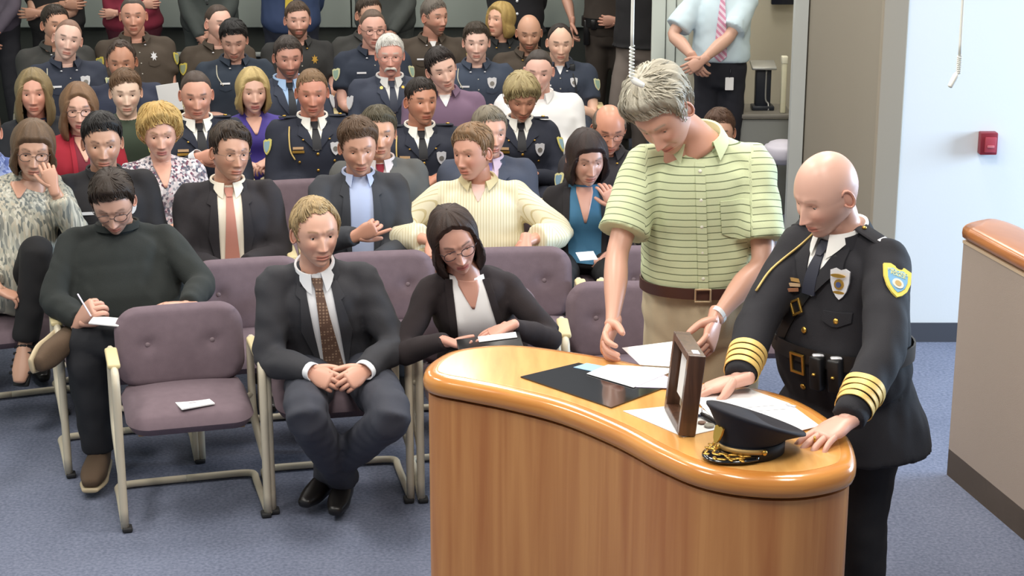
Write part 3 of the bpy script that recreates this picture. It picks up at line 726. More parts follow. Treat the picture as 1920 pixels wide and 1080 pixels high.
    def finish(s):
        core = loft([s.PV, lerp(s.PV, s.CN, .4), lerp(s.PV, s.CN, .75), s.CN + s.axis * .06], [.11, .11, .12, .06], [.08, .08, .08, .05], s.lt, 12, 2)
        s.body.add(*core, 0, lin(s.q['skin']))
        s.body.build('body', SKIN, s.root, s.org)

    # ---- outfits
    def suit(s, jc, shirt, tie=None, tc=None, V=.27, buttons=1, g=.012, pattern=None, tieoff=.0, bc=None, open_=False, bottom=.46, wide=.062, pin=None, skirt=0, tpat=None, trm=True, lap=True, amp=None):
        jm = mat('jacket_cloth', jc, .85, bump=.25, bscale=420, pattern=pattern); bv = s.garment('jacket', s.torso(g + .008, skirt, flare=.25) + s.sleeves(g + .004, pad=.004), jm, amp=amp)
        sm = shirt if not isinstance(shirt, tuple) else mat('shirt_cloth', shirt, .8)
        wd = wide
        s.panel('shirt_front', [(-.005, -wd * .7, wd * .7), (.03, -wd, wd), (V * .5, -wd * .72, wd * .72), (V, -.012, .012)] if not open_ else [(-.005, -wd * .7, wd * .7), (.03, -wd, wd), (V * .5, -wd, wd), (V, -wd, wd)], bv, .004, .004, sm)
        s.collar(sm, gap=14 if tie else 24)
        if tie:
            tm = mat('tie_cloth', tie, .6, pattern=tpat); s.panel('tie_knot', [(.012, -.021, .021), (.030, -.020, .020), (.048, -.012, .012)], bv, .013 + tieoff, .010, tm, 5, 3)
            s.panel('tie', [(.020, -.017, .017), (.045, -.013, .013), (.05, -.016, .016), (V * .9, -.038, .038), (min(bottom, s.len * .9), -.048, .048), (min(bottom + .03, s.len * .95), -.004, .004)] if open_ else
                    [(.020, -.017, .017), (.045, -.013, .013), (.05, -.016, .016), (V * .55, -.024, .024), (V * .97, -.026, .026)], bv, .010 + tieoff, .006, tm, 5)
        if lap:
            lm = jm
            for k in (-1, 1):
                e = (lambda h: wd * max(.18, 1 - (h / V) * .85)) if not open_ else (lambda h: wd)
                rows = [(.0, wd * .80, wd * 1.05), (.03, wd * .96, wd * 1.50), (.075, e(.075), wd * 1.85), (.085, e(.085), wd * 1.55), (V * .55, e(V * .55), e(V * .55) + .050), (V * .97, e(V) - .004, e(V) + .006)]
                s.panel('lapel', [(h, k * a, k * b) for h, a, b in rows], bv, .009, .0055, lm, 5)
            s.collar(jm, rn=.071, hb=.020, hf=-.004, fl=.026, gap=42, drop=.036, pts=.008, name='jacket_collar')
        bm = mat('jacket_button', bc or (30, 28, 28), .4)
        if not open_:
            for i in range(buttons): s.button(.004, V + .02 + .095 * i, bv, bm if bc is None else GOLD(), .009)
        if pin: s.emblem(-.075 if pin > 0 else .075, .10, bv, GOLD(), .008, .011, name='lapel_pin', off=.014)
        if trm: s.trousers(mat('trouser_cloth', tc or jc, .85, bump=.2, bscale=420))
        return bv
    def dress(s, navy=(36, 40, 54), tie=(22, 22, 28), cord=True, badge='silver', V=.16, medal=True, tc=None):
        bv = s.suit(navy, (238, 236, 228), tie, tc, V=V, buttons=4, bc=(200, 160, 80), wide=.055)
        B = SILVER() if badge == 'silver' else GOLD()
        s.emblem(.105, .155, bv, B, .028, .038, SHIELD, off=.008, m2=mat('badge_centre', (150, 146, 140), .4, .6))
        s.button(.10, .225, bv, GOLD(), .008, 'pocket_button'); s.button(-.10, .225, bv, GOLD(), .008, 'pocket_button')
        if medal:
            s.emblem(-.105, .165, bv, GOLD(), .034, .007, [(-1, -1), (1, -1), (1, 1), (-1, 1)], off=.008, name='name_plate')
            s.emblem(-.105, .145, bv, mat('ribbon_bar', (196, 160, 120), .6), .030, .007, [(-1, -1), (1, -1), (1, 1), (-1, 1)], off=.008, name='ribbon_bar')
        for k in (-1, 1):
            p, n = s.hit(k * .075, .10, bv, .012); V_, Fc = ellipsoid(p, (.007, .005, .005)); one('collar_pin', V_, Fc, GOLD(), s.root, s.org)
            S = s.S[k]; c = lerp(s.CN, S, .72) - s.axis * .058; V_, Fc = bbox_bevel(c, (.10, .045, .008), .003, 2, frame_from(-s.axis, s.lt2)[:, [0, 1, 2]]); one('epaulette', V_, Fc, mat('epaulette', navy, .8), s.root, s.org)
            V_, Fc = ellipsoid(c + s.lt2 * k * .018 - s.axis * .008, (.012, .006, .005)); one('rank_bar', V_, Fc, GOLD(), s.root, s.org)
        if cord:
            pts = [s.hit(-.14, .04, bv, .012)[0], s.hit(-.150, .09, bv, .016)[0], s.hit(-.148, .16, bv, .014)[0], s.hit(-.125, .21, bv, .012)[0]]
            V_, Fc = loft(pts, .0045, None, s.lt, 6, 5); one('shoulder_cord', V_, Fc, mat('gold_cord', (206, 178, 110), .6), s.root, s.org)
        for k in (-1, 1): s.armpatch(k, .34, s.lt * k * .8 + s.fw * .5, bv, .036, .046, SHIELD, mat('patch_rim', (222, 210, 120), .8), m2=mat('patch_blue', (150, 182, 196), .8))
        return bv
    def duty(s, col=(38, 42, 52), badge='silver', under=None, patch=((216, 214, 170), (150, 176, 160)), mic=False, sleeve=.34, tc=None, name=True, shape=SHIELD, cord=False, bsize=1.0):
        m = mat('uniform_shirt', col, .85, bump=.2, bscale=420); bv = s.garment('shirt', s.torso(.012) + s.sleeves(.014, end=sleeve, flare=.006), m)
        if under is not None: s.panel('undershirt', [(-.01, -.03, .03), (.02, -.026, .026), (.065, -.003, .003)], bv, .004, .003, mat('undershirt', under, .85))
        s.collar(m, hb=.034, fl=.026, gap=26, pts=.034)
        for i in range(4): s.button(0, .09 + .07 * i, bv, mat('shirt_button', (190, 186, 176), .5), .005)
        s.panel('placket', [(.07, -.014, .014), (s.len * .8, -.014, .014)], bv, .001, .002, m, 3)
        for k in (-1, 1):
            s.panel('pocket_flap', [(.150, k * .055, k * .135), (.178, k * .055, k * .135), (.190, k * .09, k * .10)], bv, .002, .003, m, 5, 2)
            if patch: s.armpatch(k, .36, s.lt * k * .75 + s.fw * .66, bv, .034, .044, SHIELD, mat('patch_rim', patch[0], .8), m2=mat('patch_field', patch[1], .8))
        if badge: s.emblem(.095, .120, bv, SILVER() if badge == 'silver' else GOLD(), .026 * bsize, .034 * bsize, shape, m2=mat('badge_centre', (150, 146, 140), .4, .6) if shape is SHIELD else None)
        if name: s.emblem(-.095, .138, bv, SILVER() if badge == 'silver' else GOLD(), .032, .006, [(-1, -1), (1, -1), (1, 1), (-1, 1)], name='name_plate')
        for k in (-1, 1):
            p, n = s.hit(k * .05, .045, bv, .020); V_, Fc = ellipsoid(p, (.008, .005, .005)); one('collar_pin', V_, Fc, SILVER() if badge == 'silver' else GOLD(), s.root, s.org)
        if mic:
            p, n = s.hit(.085, .03, bv, .02); V_, Fc = bbox_bevel(p, (.045, .03, .055), .01); mo = one('radio_microphone', V_, Fc, mat('radio_black', (40, 42, 46), .5), s.root, s.org)
            pts = [p - UP * .02, s.hit(.10, .10, bv, .022)[0], s.hit(.112, .2, bv, .018)[0], s.hit(.115, .32, bv, .016)[0]]
            V_, Fc = loft(pts, .005, None, s.lt, 7, 5); one('cord', V_, Fc, mat('radio_black', (40, 42, 46), .5), mo, s.org)
        if cord:
            pts = [s.hit(-.13, .03, bv, .012)[0], s.hit(-.140, .09, bv, .014)[0], s.hit(-.11, .15, bv, .010)[0]]
            V_, Fc = loft(pts, .004, None, s.lt, 6, 5); one('shoulder_cord', V_, Fc, mat('silver_cord', (190, 186, 170), .6), s.root, s.org)
        s.trousers(mat('uniform_trousers', tc or col, .85, bump=.2, bscale=420)); return bv
    def shirt(s, m, tm, sleeve=1.0, tuck=None, under=None, cuff=0, attrs=False, collar=True, gap=24, flare=0.0, g=.012, collar_m=None, vneck=None, amp=None, voxel=None):
        bv = s.garment('shirt', s.torso(g, tuck=tuck) + s.sleeves(g, end=sleeve, cuff=cuff, flare=flare), m, attrs=attrs, amp=amp, voxel=voxel)
        if vneck:
            s.panel('', [(.008, -.045, .045), (.02, -.048, .048), (vneck, -.006, .006)], bv, .004, .003, None, 9, 6, into=s.body, col=lin(s.q['skin']) * A_(1, .94, .93))
        if under is not None: s.panel('undershirt', [(-.01, -.04, .04), (.03, -.03, .03), (.075, -.003, .003)], bv, .004, .003, mat('undershirt', under, .85))
        if collar: s.collar(collar_m or m, gap=gap, hb=.036, fl=.026, pts=.032)
        if tm is not None: s.trousers(tm)
        return bv
    def cardigan(s, cm, top, tm, V=.14, wide=.05, skin=True, top_low=.40, wl=.06, amp=None):
        bv = s.garment('cardigan', s.torso(.012) + s.sleeves(.010), cm, amp=amp)
        s.panel('blouse', [(.0, -wide * 1.25, wide * 1.25), (.05, -wide * 1.3, wide * 1.3), (top_low * .6, -wl * 1.1, wl * 1.1), (top_low, -wl, wl)], bv, .004, .004, top, 11)
        if skin: s.panel('', [(.008, -.040, .040), (.03, -.042, .042), (V, -.005, .005)], bv, .008, .003, None, 9, 6, into=s.body, col=lin(s.q['skin']) * A_(1, .94, .93))
        for k in (-1, 1):
            s.panel('cardigan_edge', [(.012, k * wide * 1.08, k * wide * 1.6), (.05, k * wide * 1.2, k * wide * 1.75), (top_low * .6, k * wl * 1.0, k * (wl * 1.0 + .028)), (top_low, k * wl * .95, k * (wl * .95 + .028))], bv, .007, .006, cm, 5)
        if tm is not None: s.trousers(tm)
        return bv
# ------------------------------------------------------------------ the room
def struct(name, V, Fc, m, smooth=False, parent=None, label=None):
    o = one(name, V, Fc, m, parent, (0, 0, 0), smooth)
    if parent is None: tag(o, label, kind='structure')
    return o
def slab(a, b, z0, z1, th):
    """upright wall from plan point a to b, th thick to its left"""
    a, b = A_(*a), A_(*b); d = nrm(b - a); n = A_(-d[1], d[0]) * th
    return prism([a, b, b + n, a + n], z0, z1)
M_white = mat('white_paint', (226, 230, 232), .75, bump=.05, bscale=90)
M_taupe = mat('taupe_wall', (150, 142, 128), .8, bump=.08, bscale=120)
M_trim = mat('taupe_trim', (158, 148, 132), .65)
M_grey = mat('grey_green_panel', (176, 186, 178), .7, var=.05, vscale=2)
M_dark = mat('dark_panel', (62, 66, 62), .7)
M_base = mat('rubber_base', (70, 72, 80), .6)
M_basebr = mat('brown_rubber_base', (84, 72, 62), .6)
M_cream = mat('cream_wall', (208, 202, 184), .8, bump=.05, bscale=90)
M_jamb = mat('door_jamb', (196, 200, 198), .5)
struct('floor', *prism([(-8, 1), (7, 1), (7, 17), (-8, 17)], -.1, 0), mat('carpet', (88, 95, 116), .95, bump=.5, bscale=260, pattern=('carpet', (117, 123, 143))), label='blue grey flecked carpet')
WY = 9.06; WX = 1.985; JY = 11.45
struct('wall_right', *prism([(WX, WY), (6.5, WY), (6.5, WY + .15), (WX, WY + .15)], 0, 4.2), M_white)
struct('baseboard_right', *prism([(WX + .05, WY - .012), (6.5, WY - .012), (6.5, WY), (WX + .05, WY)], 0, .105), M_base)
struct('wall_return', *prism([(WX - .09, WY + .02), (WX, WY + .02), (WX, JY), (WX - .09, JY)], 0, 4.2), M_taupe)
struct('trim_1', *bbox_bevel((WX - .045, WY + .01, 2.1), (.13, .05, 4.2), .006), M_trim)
# doorway in the far right
struct('door_1', *prism([(1.80, JY - .06), (1.885, JY - .06), (1.885, JY + .02), (1.80, JY + .02)], 0, 4.0), M_jamb)
struct('wall_back', *prism([(-8, 15.2), (.66, 15.2), (.66, 15.35), (-8, 15.35)], 0, 4.2), M_dark)
bw = bpy.data.objects['wall_back']
xs = [-8, -4.6, -3.35, -2.1, -1.36, -.12, .62]
for i in range(len(xs) - 1):
    one('panel', *bbox_bevel(((xs[i] + xs[i + 1]) / 2, 15.18, 2.5), (xs[i + 1] - xs[i] - .012, .05, 3.3), .006), M_grey, bw)
one('chair_rail', *bbox_bevel((-3.8, 15.17, .62), (8, .06, .035), .008), mat('pale_rail', (196, 200, 196), .6), bw)
struct('wall_corner', *prism([(.66, 15.35), (.66, 14.7), (.78, 14.7), (.78, 15.35)], 0, 4.2), mat('dark_grey_wall', (84, 86, 80), .8))
struct('wall_alcove', *prism([(.78, 15.0), (1.26, 15.0), (1.26, 15.1), (.78, 15.1)], 0, 4.2), mat('dark_grey_wall', (84, 86, 80), .8))
struct('door_2', *bbox_bevel((1.10, 12.42, 2.05), (.26, .06, 4.1), .008), mat('pale_door', (214, 222, 214), .5))
for x in (1.065, 1.135): one('door_groove', *box((x, 12.387, 2.05), (.006, .006, 4.0)), mat('groove', (120, 126, 120), .6), bpy.data.objects['door_2'])
struct('wall_side', *prism([(1.27, 12.45), (1.31, 12.45), (1.31, 15.1), (1.27, 15.1)], 0, 4.2), M_cream)
struct('wall_room_beyond', *prism([(1.2, 13.6), (4.0, 13.6), (4.0, 13.75), (1.2, 13.75)], 0, 4.2), M_cream)
struct('wall_room_side', *prism([(1.95, JY + .02), (2.05, JY + .02), (2.4, 13.6), (2.3, 13.6)], 0, 4.2), M_cream)
struct('wall_left', *prism([(-5.2, 4), (-5.1, 4), (-5.1, 15.2), (-5.2, 15.2)], 0, 4.2), M_grey)

# partition with wooden cap at the right
p = empty('partition', (1.9, 7.1, 0)); tag(p, 'low taupe partition with rounded wooden cap at the right edge', 'partition')
po = (1.9, 7.1, 0)
pa, pb, pc = A_(1.872, 7.17), A_(2.01, 6.50), A_(2.30, 5.3)
out_n = A_(.97, .2)
poly = [pa, pb, pc, pc + A_(.25, .08), pb + A_(.22, .05), pa + A_(.20, .05)]
one('panel', *prism(poly, .0, 1.035), mat('partition_fabric', (166, 150, 138), .9, bump=.3, bscale=500), p, po, False)
one('edge_strip', *prism([q + A_(-.003, .003) for q in poly], 1.03, 1.042), mat('edge_strip', (205, 180, 150), .6), p, po, False)
capm = mat('cap_wood', (186, 118, 62), .35, coat=.4, pattern=('grain', 5, 3, 40, (160, 96, 48)))
mid = [A_(1.945, 7.22, 1.078), A_(1.985, 7.13, 1.078), A_(2.12, 6.52, 1.078), A_(2.42, 5.3, 1.078)]
V, Fc = loft(mid, [.105, .118, .12, .12], [.036, .040, .040, .040], (1, .2, 0), 20, 4, .6, 3.0); one('wooden_cap', V, Fc, capm, p, po)
for (a, b) in ((pa, pb), (pb, pc)): one('baseboard', *slab(a, b, 0, .12, .014), M_basebr, p, po, False)
one('baseboard', *slab(pa + A_(.2, .05), pa, 0, .12, .014), M_basebr, p, po, False)

# fire alarm box
a0 = atY(1852, 268, WY - .03)
t = empty('fire_alarm', (a0[0], WY, a0[2])); tag(t, 'red fire alarm pull box on the white wall', 'fire alarm'); to = (a0[0], WY, a0[2])
RED = mat('alarm_red', (132, 30, 44), .45)
one('housing', *bbox_bevel((a0[0], WY - .03, a0[2]), (.088, .06, .115), .006), RED, t, to, True, 30)
one('pull_plate', *bbox_bevel((a0[0] + .006, WY - .063, a0[2] - .004), (.058, .012, .080), .004), mat('alarm_face', (172, 66, 78), .4), t, to, True, 30)
one('handle', *bbox_bevel((a0[0] + .006, WY - .072, a0[2] - .012), (.036, .010, .014), .003), mat('alarm_handle', (196, 110, 116), .4), t, to, True, 30)

# hanging cords with coiled ends
def cord(px0, px1, py1, Y, label, coil, plug):
    b = atY(px1, py1, Y); tp = A_(b[0] + .02, Y, 3.6); e = empty('hanging_cord', tp); tag(e, label, 'cord'); m = mat('white_cord', (232, 232, 224), .45)
    tp[0] = atY(px0, 0, Y)[0]
    c0 = b + UP * coil
    V, Fc = loft([tp, lerp(tp, c0, .5) + A_(.006, 0, 0), lerp(tp, c0, .85), c0], .0055, None, (0, 1, 0), 8, 5); one('cable', V, Fc, m, e, e.location)
    n = 90; q = np.linspace(0, 1, n); ang = q * 2 * PI * 9
    P = c0[None] * (1 - q[:, None]) + b[None] * q[:, None] + np.stack([np.cos(ang) * .0065, np.sin(ang) * .0065, ang * 0], 1)
    V, Fc = loft(P, .0030, None, (0, 0, 1), 6); one('coil', V, Fc, m, e, e.location)
    V, Fc = loft([b, b + A_(plug[0] * .3, 0, -.01), b + A_(plug[0], -.01, plug[1])], [.006, .011, .009], None, (0, 1, 0), 10, 3, .5); one('plug', V, Fc, m, e, e.location)
cord(1189, 1184, 146, 5.55, 'white coiled cord hanging in front of the grey haired man', .10, (.035, -.022))
cord(1798, 1797, 137, 6.2, 'white coiled cord hanging before the white wall at right', .06, (-.028, -.045))

# desk and things in the room beyond the doorway
dk = empty('desk', (1.7, 12.0, 0)); tag(dk, 'grey desk with plain front in the far doorway', 'desk'); do = (1.7, 12.0, 0)
g = mat('desk_grey', (128, 130, 126), .6)
one('front_panel', *bbox_bevel((1.60, 11.95, .33), (.56, .03, .66), .005), g, dk, do)
one('desk_top', *bbox_bevel((1.60, 12.12, .685), (.60, .42, .03), .008), mat('desk_top', (118, 114, 106), .5), dk, do)
one('side_panel', *bbox_bevel((1.33, 12.12, .33), (.03, .36, .66), .005), g, dk, do)
c = A_(1.715, 12.12, .70)
t = empty('monitor_stand', c); tag(t, 'black lectern shaped stand with silver top on the grey desk', 'stand'); K = mat('stand_black', (30, 34, 44), .4); SV = mat('stand_silver', (168, 168, 164), .35, .5)
one('column', *bbox_bevel(c + A_(0, 0, .15), (.105, .07, .27), .008), K, t, c)
one('base', *bbox_bevel(c + A_(0, -.01, .015), (.15, .12, .03), .006), K, t, c)
one('top_plate', *bbox_bevel(c + A_(-.005, -.02, .305), (.17, .15, .018), .006, R=np.array(Matrix.Rotation(.22, 3, 'X'))), SV, t, c)
V, Fc = loft([c + A_(.015, -.04, .29), c + A_(.015, -.042, .10), c + A_(.022, -.045, .06), c + A_(.035, -.05, .045), c + A_(.035, -.07, .0)], .006, None, (0, 1, 0), 8, 4); one('cable', V, Fc, SV, t, c)
c = A_(1.50, 12.02, .70); t = empty('desk_telephone', c); tag(t, 'dark telephone with pale handset beside the black stand', 'telephone')
one('base', *bbox_bevel(c + A_(0, 0, .05), (.12, .14, .09), .01, R=np.array(Matrix.Rotation(.35, 3, 'X'))), mat('phone_dark', (58, 46, 44), .5), t, c)
one('handset', *bbox_bevel(c + A_(-.02, 0, .115), (.05, .18, .03), .012, R=np.array(Matrix.Rotation(.35, 3, 'X'))), mat('phone_pale', (176, 168, 146), .5), t, c)
for dx in (-.02, .0, .02): one('key', *bbox_bevel(c + A_(.02 + dx, -.05, .085), (.014, .014, .01), .002), mat('phone_key', (190, 186, 170), .5), t, c)
c = A_(1.835, 11.98, .70); t = empty('paper_roll_stand', c); tag(t, 'tall cream post standing at the right end of the desk', 'post')
one('post', *bbox_bevel(c + A_(0, 0, .19), (.035, .05, .38), .006), mat('post_cream', (212, 208, 180), .5), t, c); one('cap', *bbox_bevel(c + A_(0, 0, .36), (.042, .06, .05), .006), mat('post_cap', (226, 222, 200), .5), t, c)
c = A_(1.80, 11.66, 0); t = empty('stool', c); tag(t, 'pale lavender topped stool beside the far door jamb', 'stool')
V, Fc = loft([c + UP * .44, c + UP * .47, c + UP * .53, c + UP * .545], [.10, .125, .125, .10], None, (1, 0, 0), 24, 3, .3); one('seat', V, Fc, mat('lavender_vinyl', (206, 202, 214), .6), t, c)
for a in (0.4, 1.97, 3.54, 5.11): d = A_(math.cos(a), math.sin(a), 0); V, Fc = loft([c + d * .07 + UP * .45, c + d * .11 + UP * .01], .010, None, (0, 0, 1.1), 8); one('leg', V, Fc, mat('dark_tube', (60, 62, 66), .4, .5), t, c)
a1 = atY(1468, -22, 13.5); t = empty('wall_monitor', a1); tag(t, 'dark wall monitor above the far doorway', 'monitor')
one('screen', *bbox_bevel(a1, (.17, .05, .24), .006), mat('screen_dark', (30, 34, 48), .25), t, a1); one('bracket', *bbox_bevel(a1 + A_(0, .05, 0), (.06, .06, .06), .005), K, t, a1)

# ------------------------------------------------------------------ stacking armchairs
FAB = mat('plum_upholstery', (112, 96, 104), .95, bump=.35, bscale=700, var=.06, vscale=30)
FRM = mat('beige_enamel', (206, 196, 174), .4); PAD = mat('cream_armrest', (214, 198, 152), .5)
def cushion(w, h, th, rc, dome, dim=(), n=26):
    """upholstered pad in the plane (a, b) with thickness along c, rounded corners, domed front, button dimples"""
    out = []
    u = np.linspace(-1, 1, n); U, Vv = np.meshgrid(u, u, indexing='ij')
    # square -> rounded rectangle
    X = U * w / 2; Z = Vv * h / 2
    sx = np.abs(U); sz = np.abs(Vv); r = np.maximum(sx, sz)
    k = np.maximum(0, sx * w / 2 - (w / 2 - rc)); l = np.maximum(0, sz * h / 2 - (h / 2 - rc)); dd = np.sqrt(k * k + l * l); f = np.where((k > 0) & (l > 0), np.where(dd > 1e-9, np.maximum(k, l) / np.maximum(dd, 1e-9), 1), 1)
    X = np.sign(U) * (np.minimum(np.abs(X), w / 2 - rc) + k * f); Z = np.sign(Vv) * (np.minimum(np.abs(Z), h / 2 - rc) + l * f)
    edge = np.clip((1 - r) / .16, 0, 1); prof = np.sqrt(1 - (1 - edge) ** 2)
    T = th / 2 * prof + dome * (1 - sx ** 2) * (1 - sz ** 2)
    for (x0, z0) in dim: T = T - .017 * np.exp(-((X - x0) ** 2 + (Z - z0) ** 2) / .028 ** 2)
    B = -th / 2 * prof
    G = np.concatenate([np.stack([X, Z, T], -1).reshape(-1, 3), np.stack([X, Z, B], -1).reshape(-1, 3)])
    return G, grid_faces(n, n) + grid_faces(n, n, off=n * n)
def make_chair():
    r = empty('armchair'); tag(r, 'x', 'chair')
    G, Fc = cushion(.505, .47, .075, .09, .020); seat = np.stack([G[:, 0], -.005 - G[:, 1], .440 + G[:, 2] - .02 * np.clip(G[:, 1] / .235, -1, 1) ** 2 * (G[:, 1] > 0)], 1); one('seat', seat, Fc, FAB, r)
    one('seat_pan', *bbox_bevel((0, .0, .392), (.42, .40, .018), .004), mat('seat_pan', (150, 120, 78), .6), r, smooth=False)
    G, Fc = cushion(.525, .335, .070, .10, .016, [(-.132, .012), (.132, .012)])
    th = .20; bx = G[:, 0]; bz = G[:, 1]; bt = G[:, 2] - .030 * (bx / .26) ** 2 * -1 * .9
    bp = lambda x, z, t: np.stack([x, .205 + z * math.sin(th) - t * math.cos(th), .628 + z * math.cos(th) + t * math.sin(th) * .6], -1)
    back = one('backrest', bp(bx, bz, bt), Fc, FAB, r)
    for x in (-.132, .132):
        c = bp(np.array(x), np.array(.012), np.array(.040)); V, F2 = ellipsoid(c, (.011, .005, .011)); one('button', V, F2, mat('button_cloth', (126, 110, 116), .8), back)
    for k in (-1, 1):
        x = k * .285
        V, F2 = loft([(x, -.225, .022), (x, -.222, .30), (x, -.220, .56), (x, -.205, .628), (x, -.16, .648), (x, .06, .655), (x, .125, .645), (x, .152, .60), (x, .160, .46), (x, .15, .36), (x, .09, .30), (x, -.10, .262), (x, -.222, .245)], .0165, .021, (1, 0, 0), 10, 4, 0); one('side_frame', V, F2, FRM, r)
        V, F2 = loft([(x, -.225, .075), (x, -.228, .03), (x, -.20, .019), (x, .12, .019), (x, .20, .019), (x - k * .035, .225, .019), (x - k * .12, .23, .019), (0, .23, .019)], .0155, None, (0, 0, 1), 10, 4); one('sled_leg', V, F2, FRM, r)
        V, F2 = bbox_bevel((x, -.045, .668), (.050, .23, .022), .008); one('armrest', V, F2, PAD, r)
        V, F2 = bbox_bevel((x * .97, -.225, .012), (.04, .05, .02), .006); one('foot_glide', V, F2, mat('rubber_glide', (36, 36, 38), .7), r)
        V, F2 = loft([(x, .15, .40), (x * .75, .12, .385), (x * .4, .10, .385)], .012, None, (0, 0, 1), 8, 2); one('seat_bracket', V, F2, FRM, r)
    for k in (-.03, .03): one('back_bracket', *bbox_bevel((k + .11, .185, .47), (.022, .008, .12), .003), FRM, r)
    return r
PROTO = make_chair(); CH = []
def copy_tree(o, parent=None):
    c = o.copy(); COL.objects.link(c)
    if parent is not None: c.parent = parent
    for ch in o.children: copy_tree(ch, c)
    return c
def chair(x, y, yaw, label, group='plum upholstered armchairs in rows'):
    o = PROTO if not CH else copy_tree(PROTO); CH.append(o)
    o.location = (float(x), float(y), 0); o.rotation_euler = (0, 0, math.radians(yaw)); o['label'] = label; o['group'] = group; return o
def chair_at(px, py, row, label, dyaw=0):
    y = 8.0
    for _ in range(6):
        q = atY(px, py, y); y = row_y(row, q[0]) + .24 + .02
    yw = row_yaw(q[0]) + dyaw; f = A_(math.sin(math.radians(yw)), -math.cos(math.radians(yw)))
    c = A_(q[0], y) + f * .27; return chair(c[0], c[1], yw, label)
def chair_for(P, label=None, fwd=.06):
    c = P.PV + P.fw * fwd; return chair(c[0], c[1], P.yaw, label or ' '.join(('armchair under the ' + P.label.split(',')[0]).split()[:16]))

# ------------------------------------------------------------------ the speaker's desk (lectern)
ZP = 1.05
PO = [(795, 705), (812, 682), (860, 662), (960, 654), (1080, 668), (1200, 690), (1300, 722), (1400, 732), (1480, 752), (1545, 785), (1590, 825), (1604, 870), (1580, 893), (1500, 908), (1400, 905), (1310, 888), (1235, 857), (1150, 812), (1050, 771), (950, 745), (870, 729), (815, 718)]
po2 = np.array([atz(x, y, ZP - .02)[:2] for x, y in PO])
loop = catmull(np.vstack([po2[-1:], po2, po2[:2]]), 6)[6:-6][:-0 or None]
loop = loop[:len(po2) * 6]
tan = nrm(np.roll(loop, -1, 0) - np.roll(loop, 1, 0)); nor = np.stack([tan[:, 1], -tan[:, 0]], 1)
cen = loop.mean(0)
if ((loop - cen) * nor).sum(1).mean() < 0: nor = -nor
lc = empty('lectern', (cen[0], cen[1], 0)); tag(lc, 'curved honey wood lectern with thick rounded top', 'lectern'); lo = (cen[0], cen[1], 0)
WTOP = mat('honey_wood', (228, 172, 98), .28, coat=.5, pattern=('grain', 26, 3.2, 20, (214, 152, 80), .55))
WEDGE = mat('honey_edge', (214, 146, 70), .22, coat=.7, pattern=('grain', 4, 4, 60, (200, 128, 58)))
WSIDE = mat('honey_side', (206, 144, 86), .4, coat=.15, pattern=('grain', 17, 17, .7, (180, 114, 64)))
def rim(levels):
    G = np.array([[(*(p + n_ * d), z) for p, n_ in zip(loop, nor)] for d, z in levels]); n = len(loop); Fc = grid_faces(len(levels), n, wrapv=True)
    Fc.append(tuple(range(n))); Fc.append(tuple((len(levels) - 1) * n + i for i in range(n))); return G.reshape(-1, 3), Fc
one('edge_band', *rim([(-.05, ZP - .066), (-.012, ZP - .066), (-.002, ZP - .060), (.003, ZP - .045), (.003, ZP - .028), (-.002, ZP - .012), (-.014, ZP - .003), (-.030, ZP + .0), (-.05, ZP + .0)]), WEDGE, lc, lo, True, 60)
one('top', *rim([(-.042, ZP - .02), (-.042, ZP + .0008), (-.045, ZP + .0012)]), WTOP, lc, lo, False)
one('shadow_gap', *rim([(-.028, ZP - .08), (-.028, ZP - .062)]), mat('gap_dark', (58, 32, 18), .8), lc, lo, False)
one('body', *rim([(-.014, 0), (-.014, ZP - .074)]), WSIDE, lc, lo, True, 60)
T3 = lambda x, y, z=ZP: atz(x, y, z)
def flat(name, pts, th, m, label, cat, z=ZP + .002, parent=None, org=None):
    q = [T3(x, y, z)[:2] for x, y in pts]; c = np.mean(q, 0); e = tag(one(name, *prism([p - c for p in q], 0, th), m, parent, (0, 0, 0), False), label, cat); e.location = (c[0], c[1], z); return e
PAPER = mat('white_paper', (240, 240, 240), .8); GL = mat('dark_glass', (26, 26, 30), .06, spec=.6, coat=.6)
flat('glass_panel', [(976, 708), (1085, 682), (1262, 722), (1146, 766)], .004, GL, 'dark glass panel let into the lectern top', 'glass panel')
flat('paper', [(1075, 689), (1100, 681), (1150, 690), (1128, 700)], .001, mat('pale_blue_paper', (150, 190, 226), .8), 'pale blue slip of paper at the back of the glass panel', 'paper', ZP + .0065)
flat('paper', [(1100, 701), (1140, 684), (1272, 692), (1188, 727)], .0015, PAPER, 'white sheet lying on the dark glass panel', 'paper', ZP + .008)
flat('paper', [(1186, 726), (1240, 702), (1276, 716), (1252, 728)], .001, mat('lavender_paper', (206, 198, 220), .7), 'lavender sheet under the white one beside the frame', 'paper', ZP + .0068)
flat('paper', [(1168, 771), (1300, 757), (1368, 800), (1282, 820)], .0015, PAPER, 'white sheet under the standing frame', 'paper', ZP + .002)
fo = flat('document', [(1296, 742), (1402, 729), (1480, 757), (1400, 800), (1352, 800)], .002, PAPER, 'large open white document beside the cap', 'document', ZP + .0045)
q = [T3(x, y, ZP + .0065)[:2] for x, y in [(1310, 757), (1480, 757), (1537, 799), (1500, 808), (1400, 800)]]; c = A_(*fo.location)
one('page', *prism([p - c[:2] for p in q], .002, .0035), mat('white_page', (236, 236, 238), .8), fo, (0, 0, 0), False)
for i, (x0, y0, x1, y1) in enumerate([(1400, 764, 1455, 760), (1420, 771, 1475, 767), (1395, 778, 1440, 774)]):
    a, b = T3(x0, y0, ZP + .008), T3(x1, y1, ZP + .008); V, Fc = loft([a - c, b - c], .0012, .0004, (0, 1, 0), 4); V[:, 2] = np.where(V[:, 2] > .0, .0036, .0034); one('text_line', V, Fc, mat('faint_ink', (190, 190, 196), .8), fo, (0, 0, 0), False)
a, b = T3(1476, 757, ZP), T3(1490, 763, ZP)
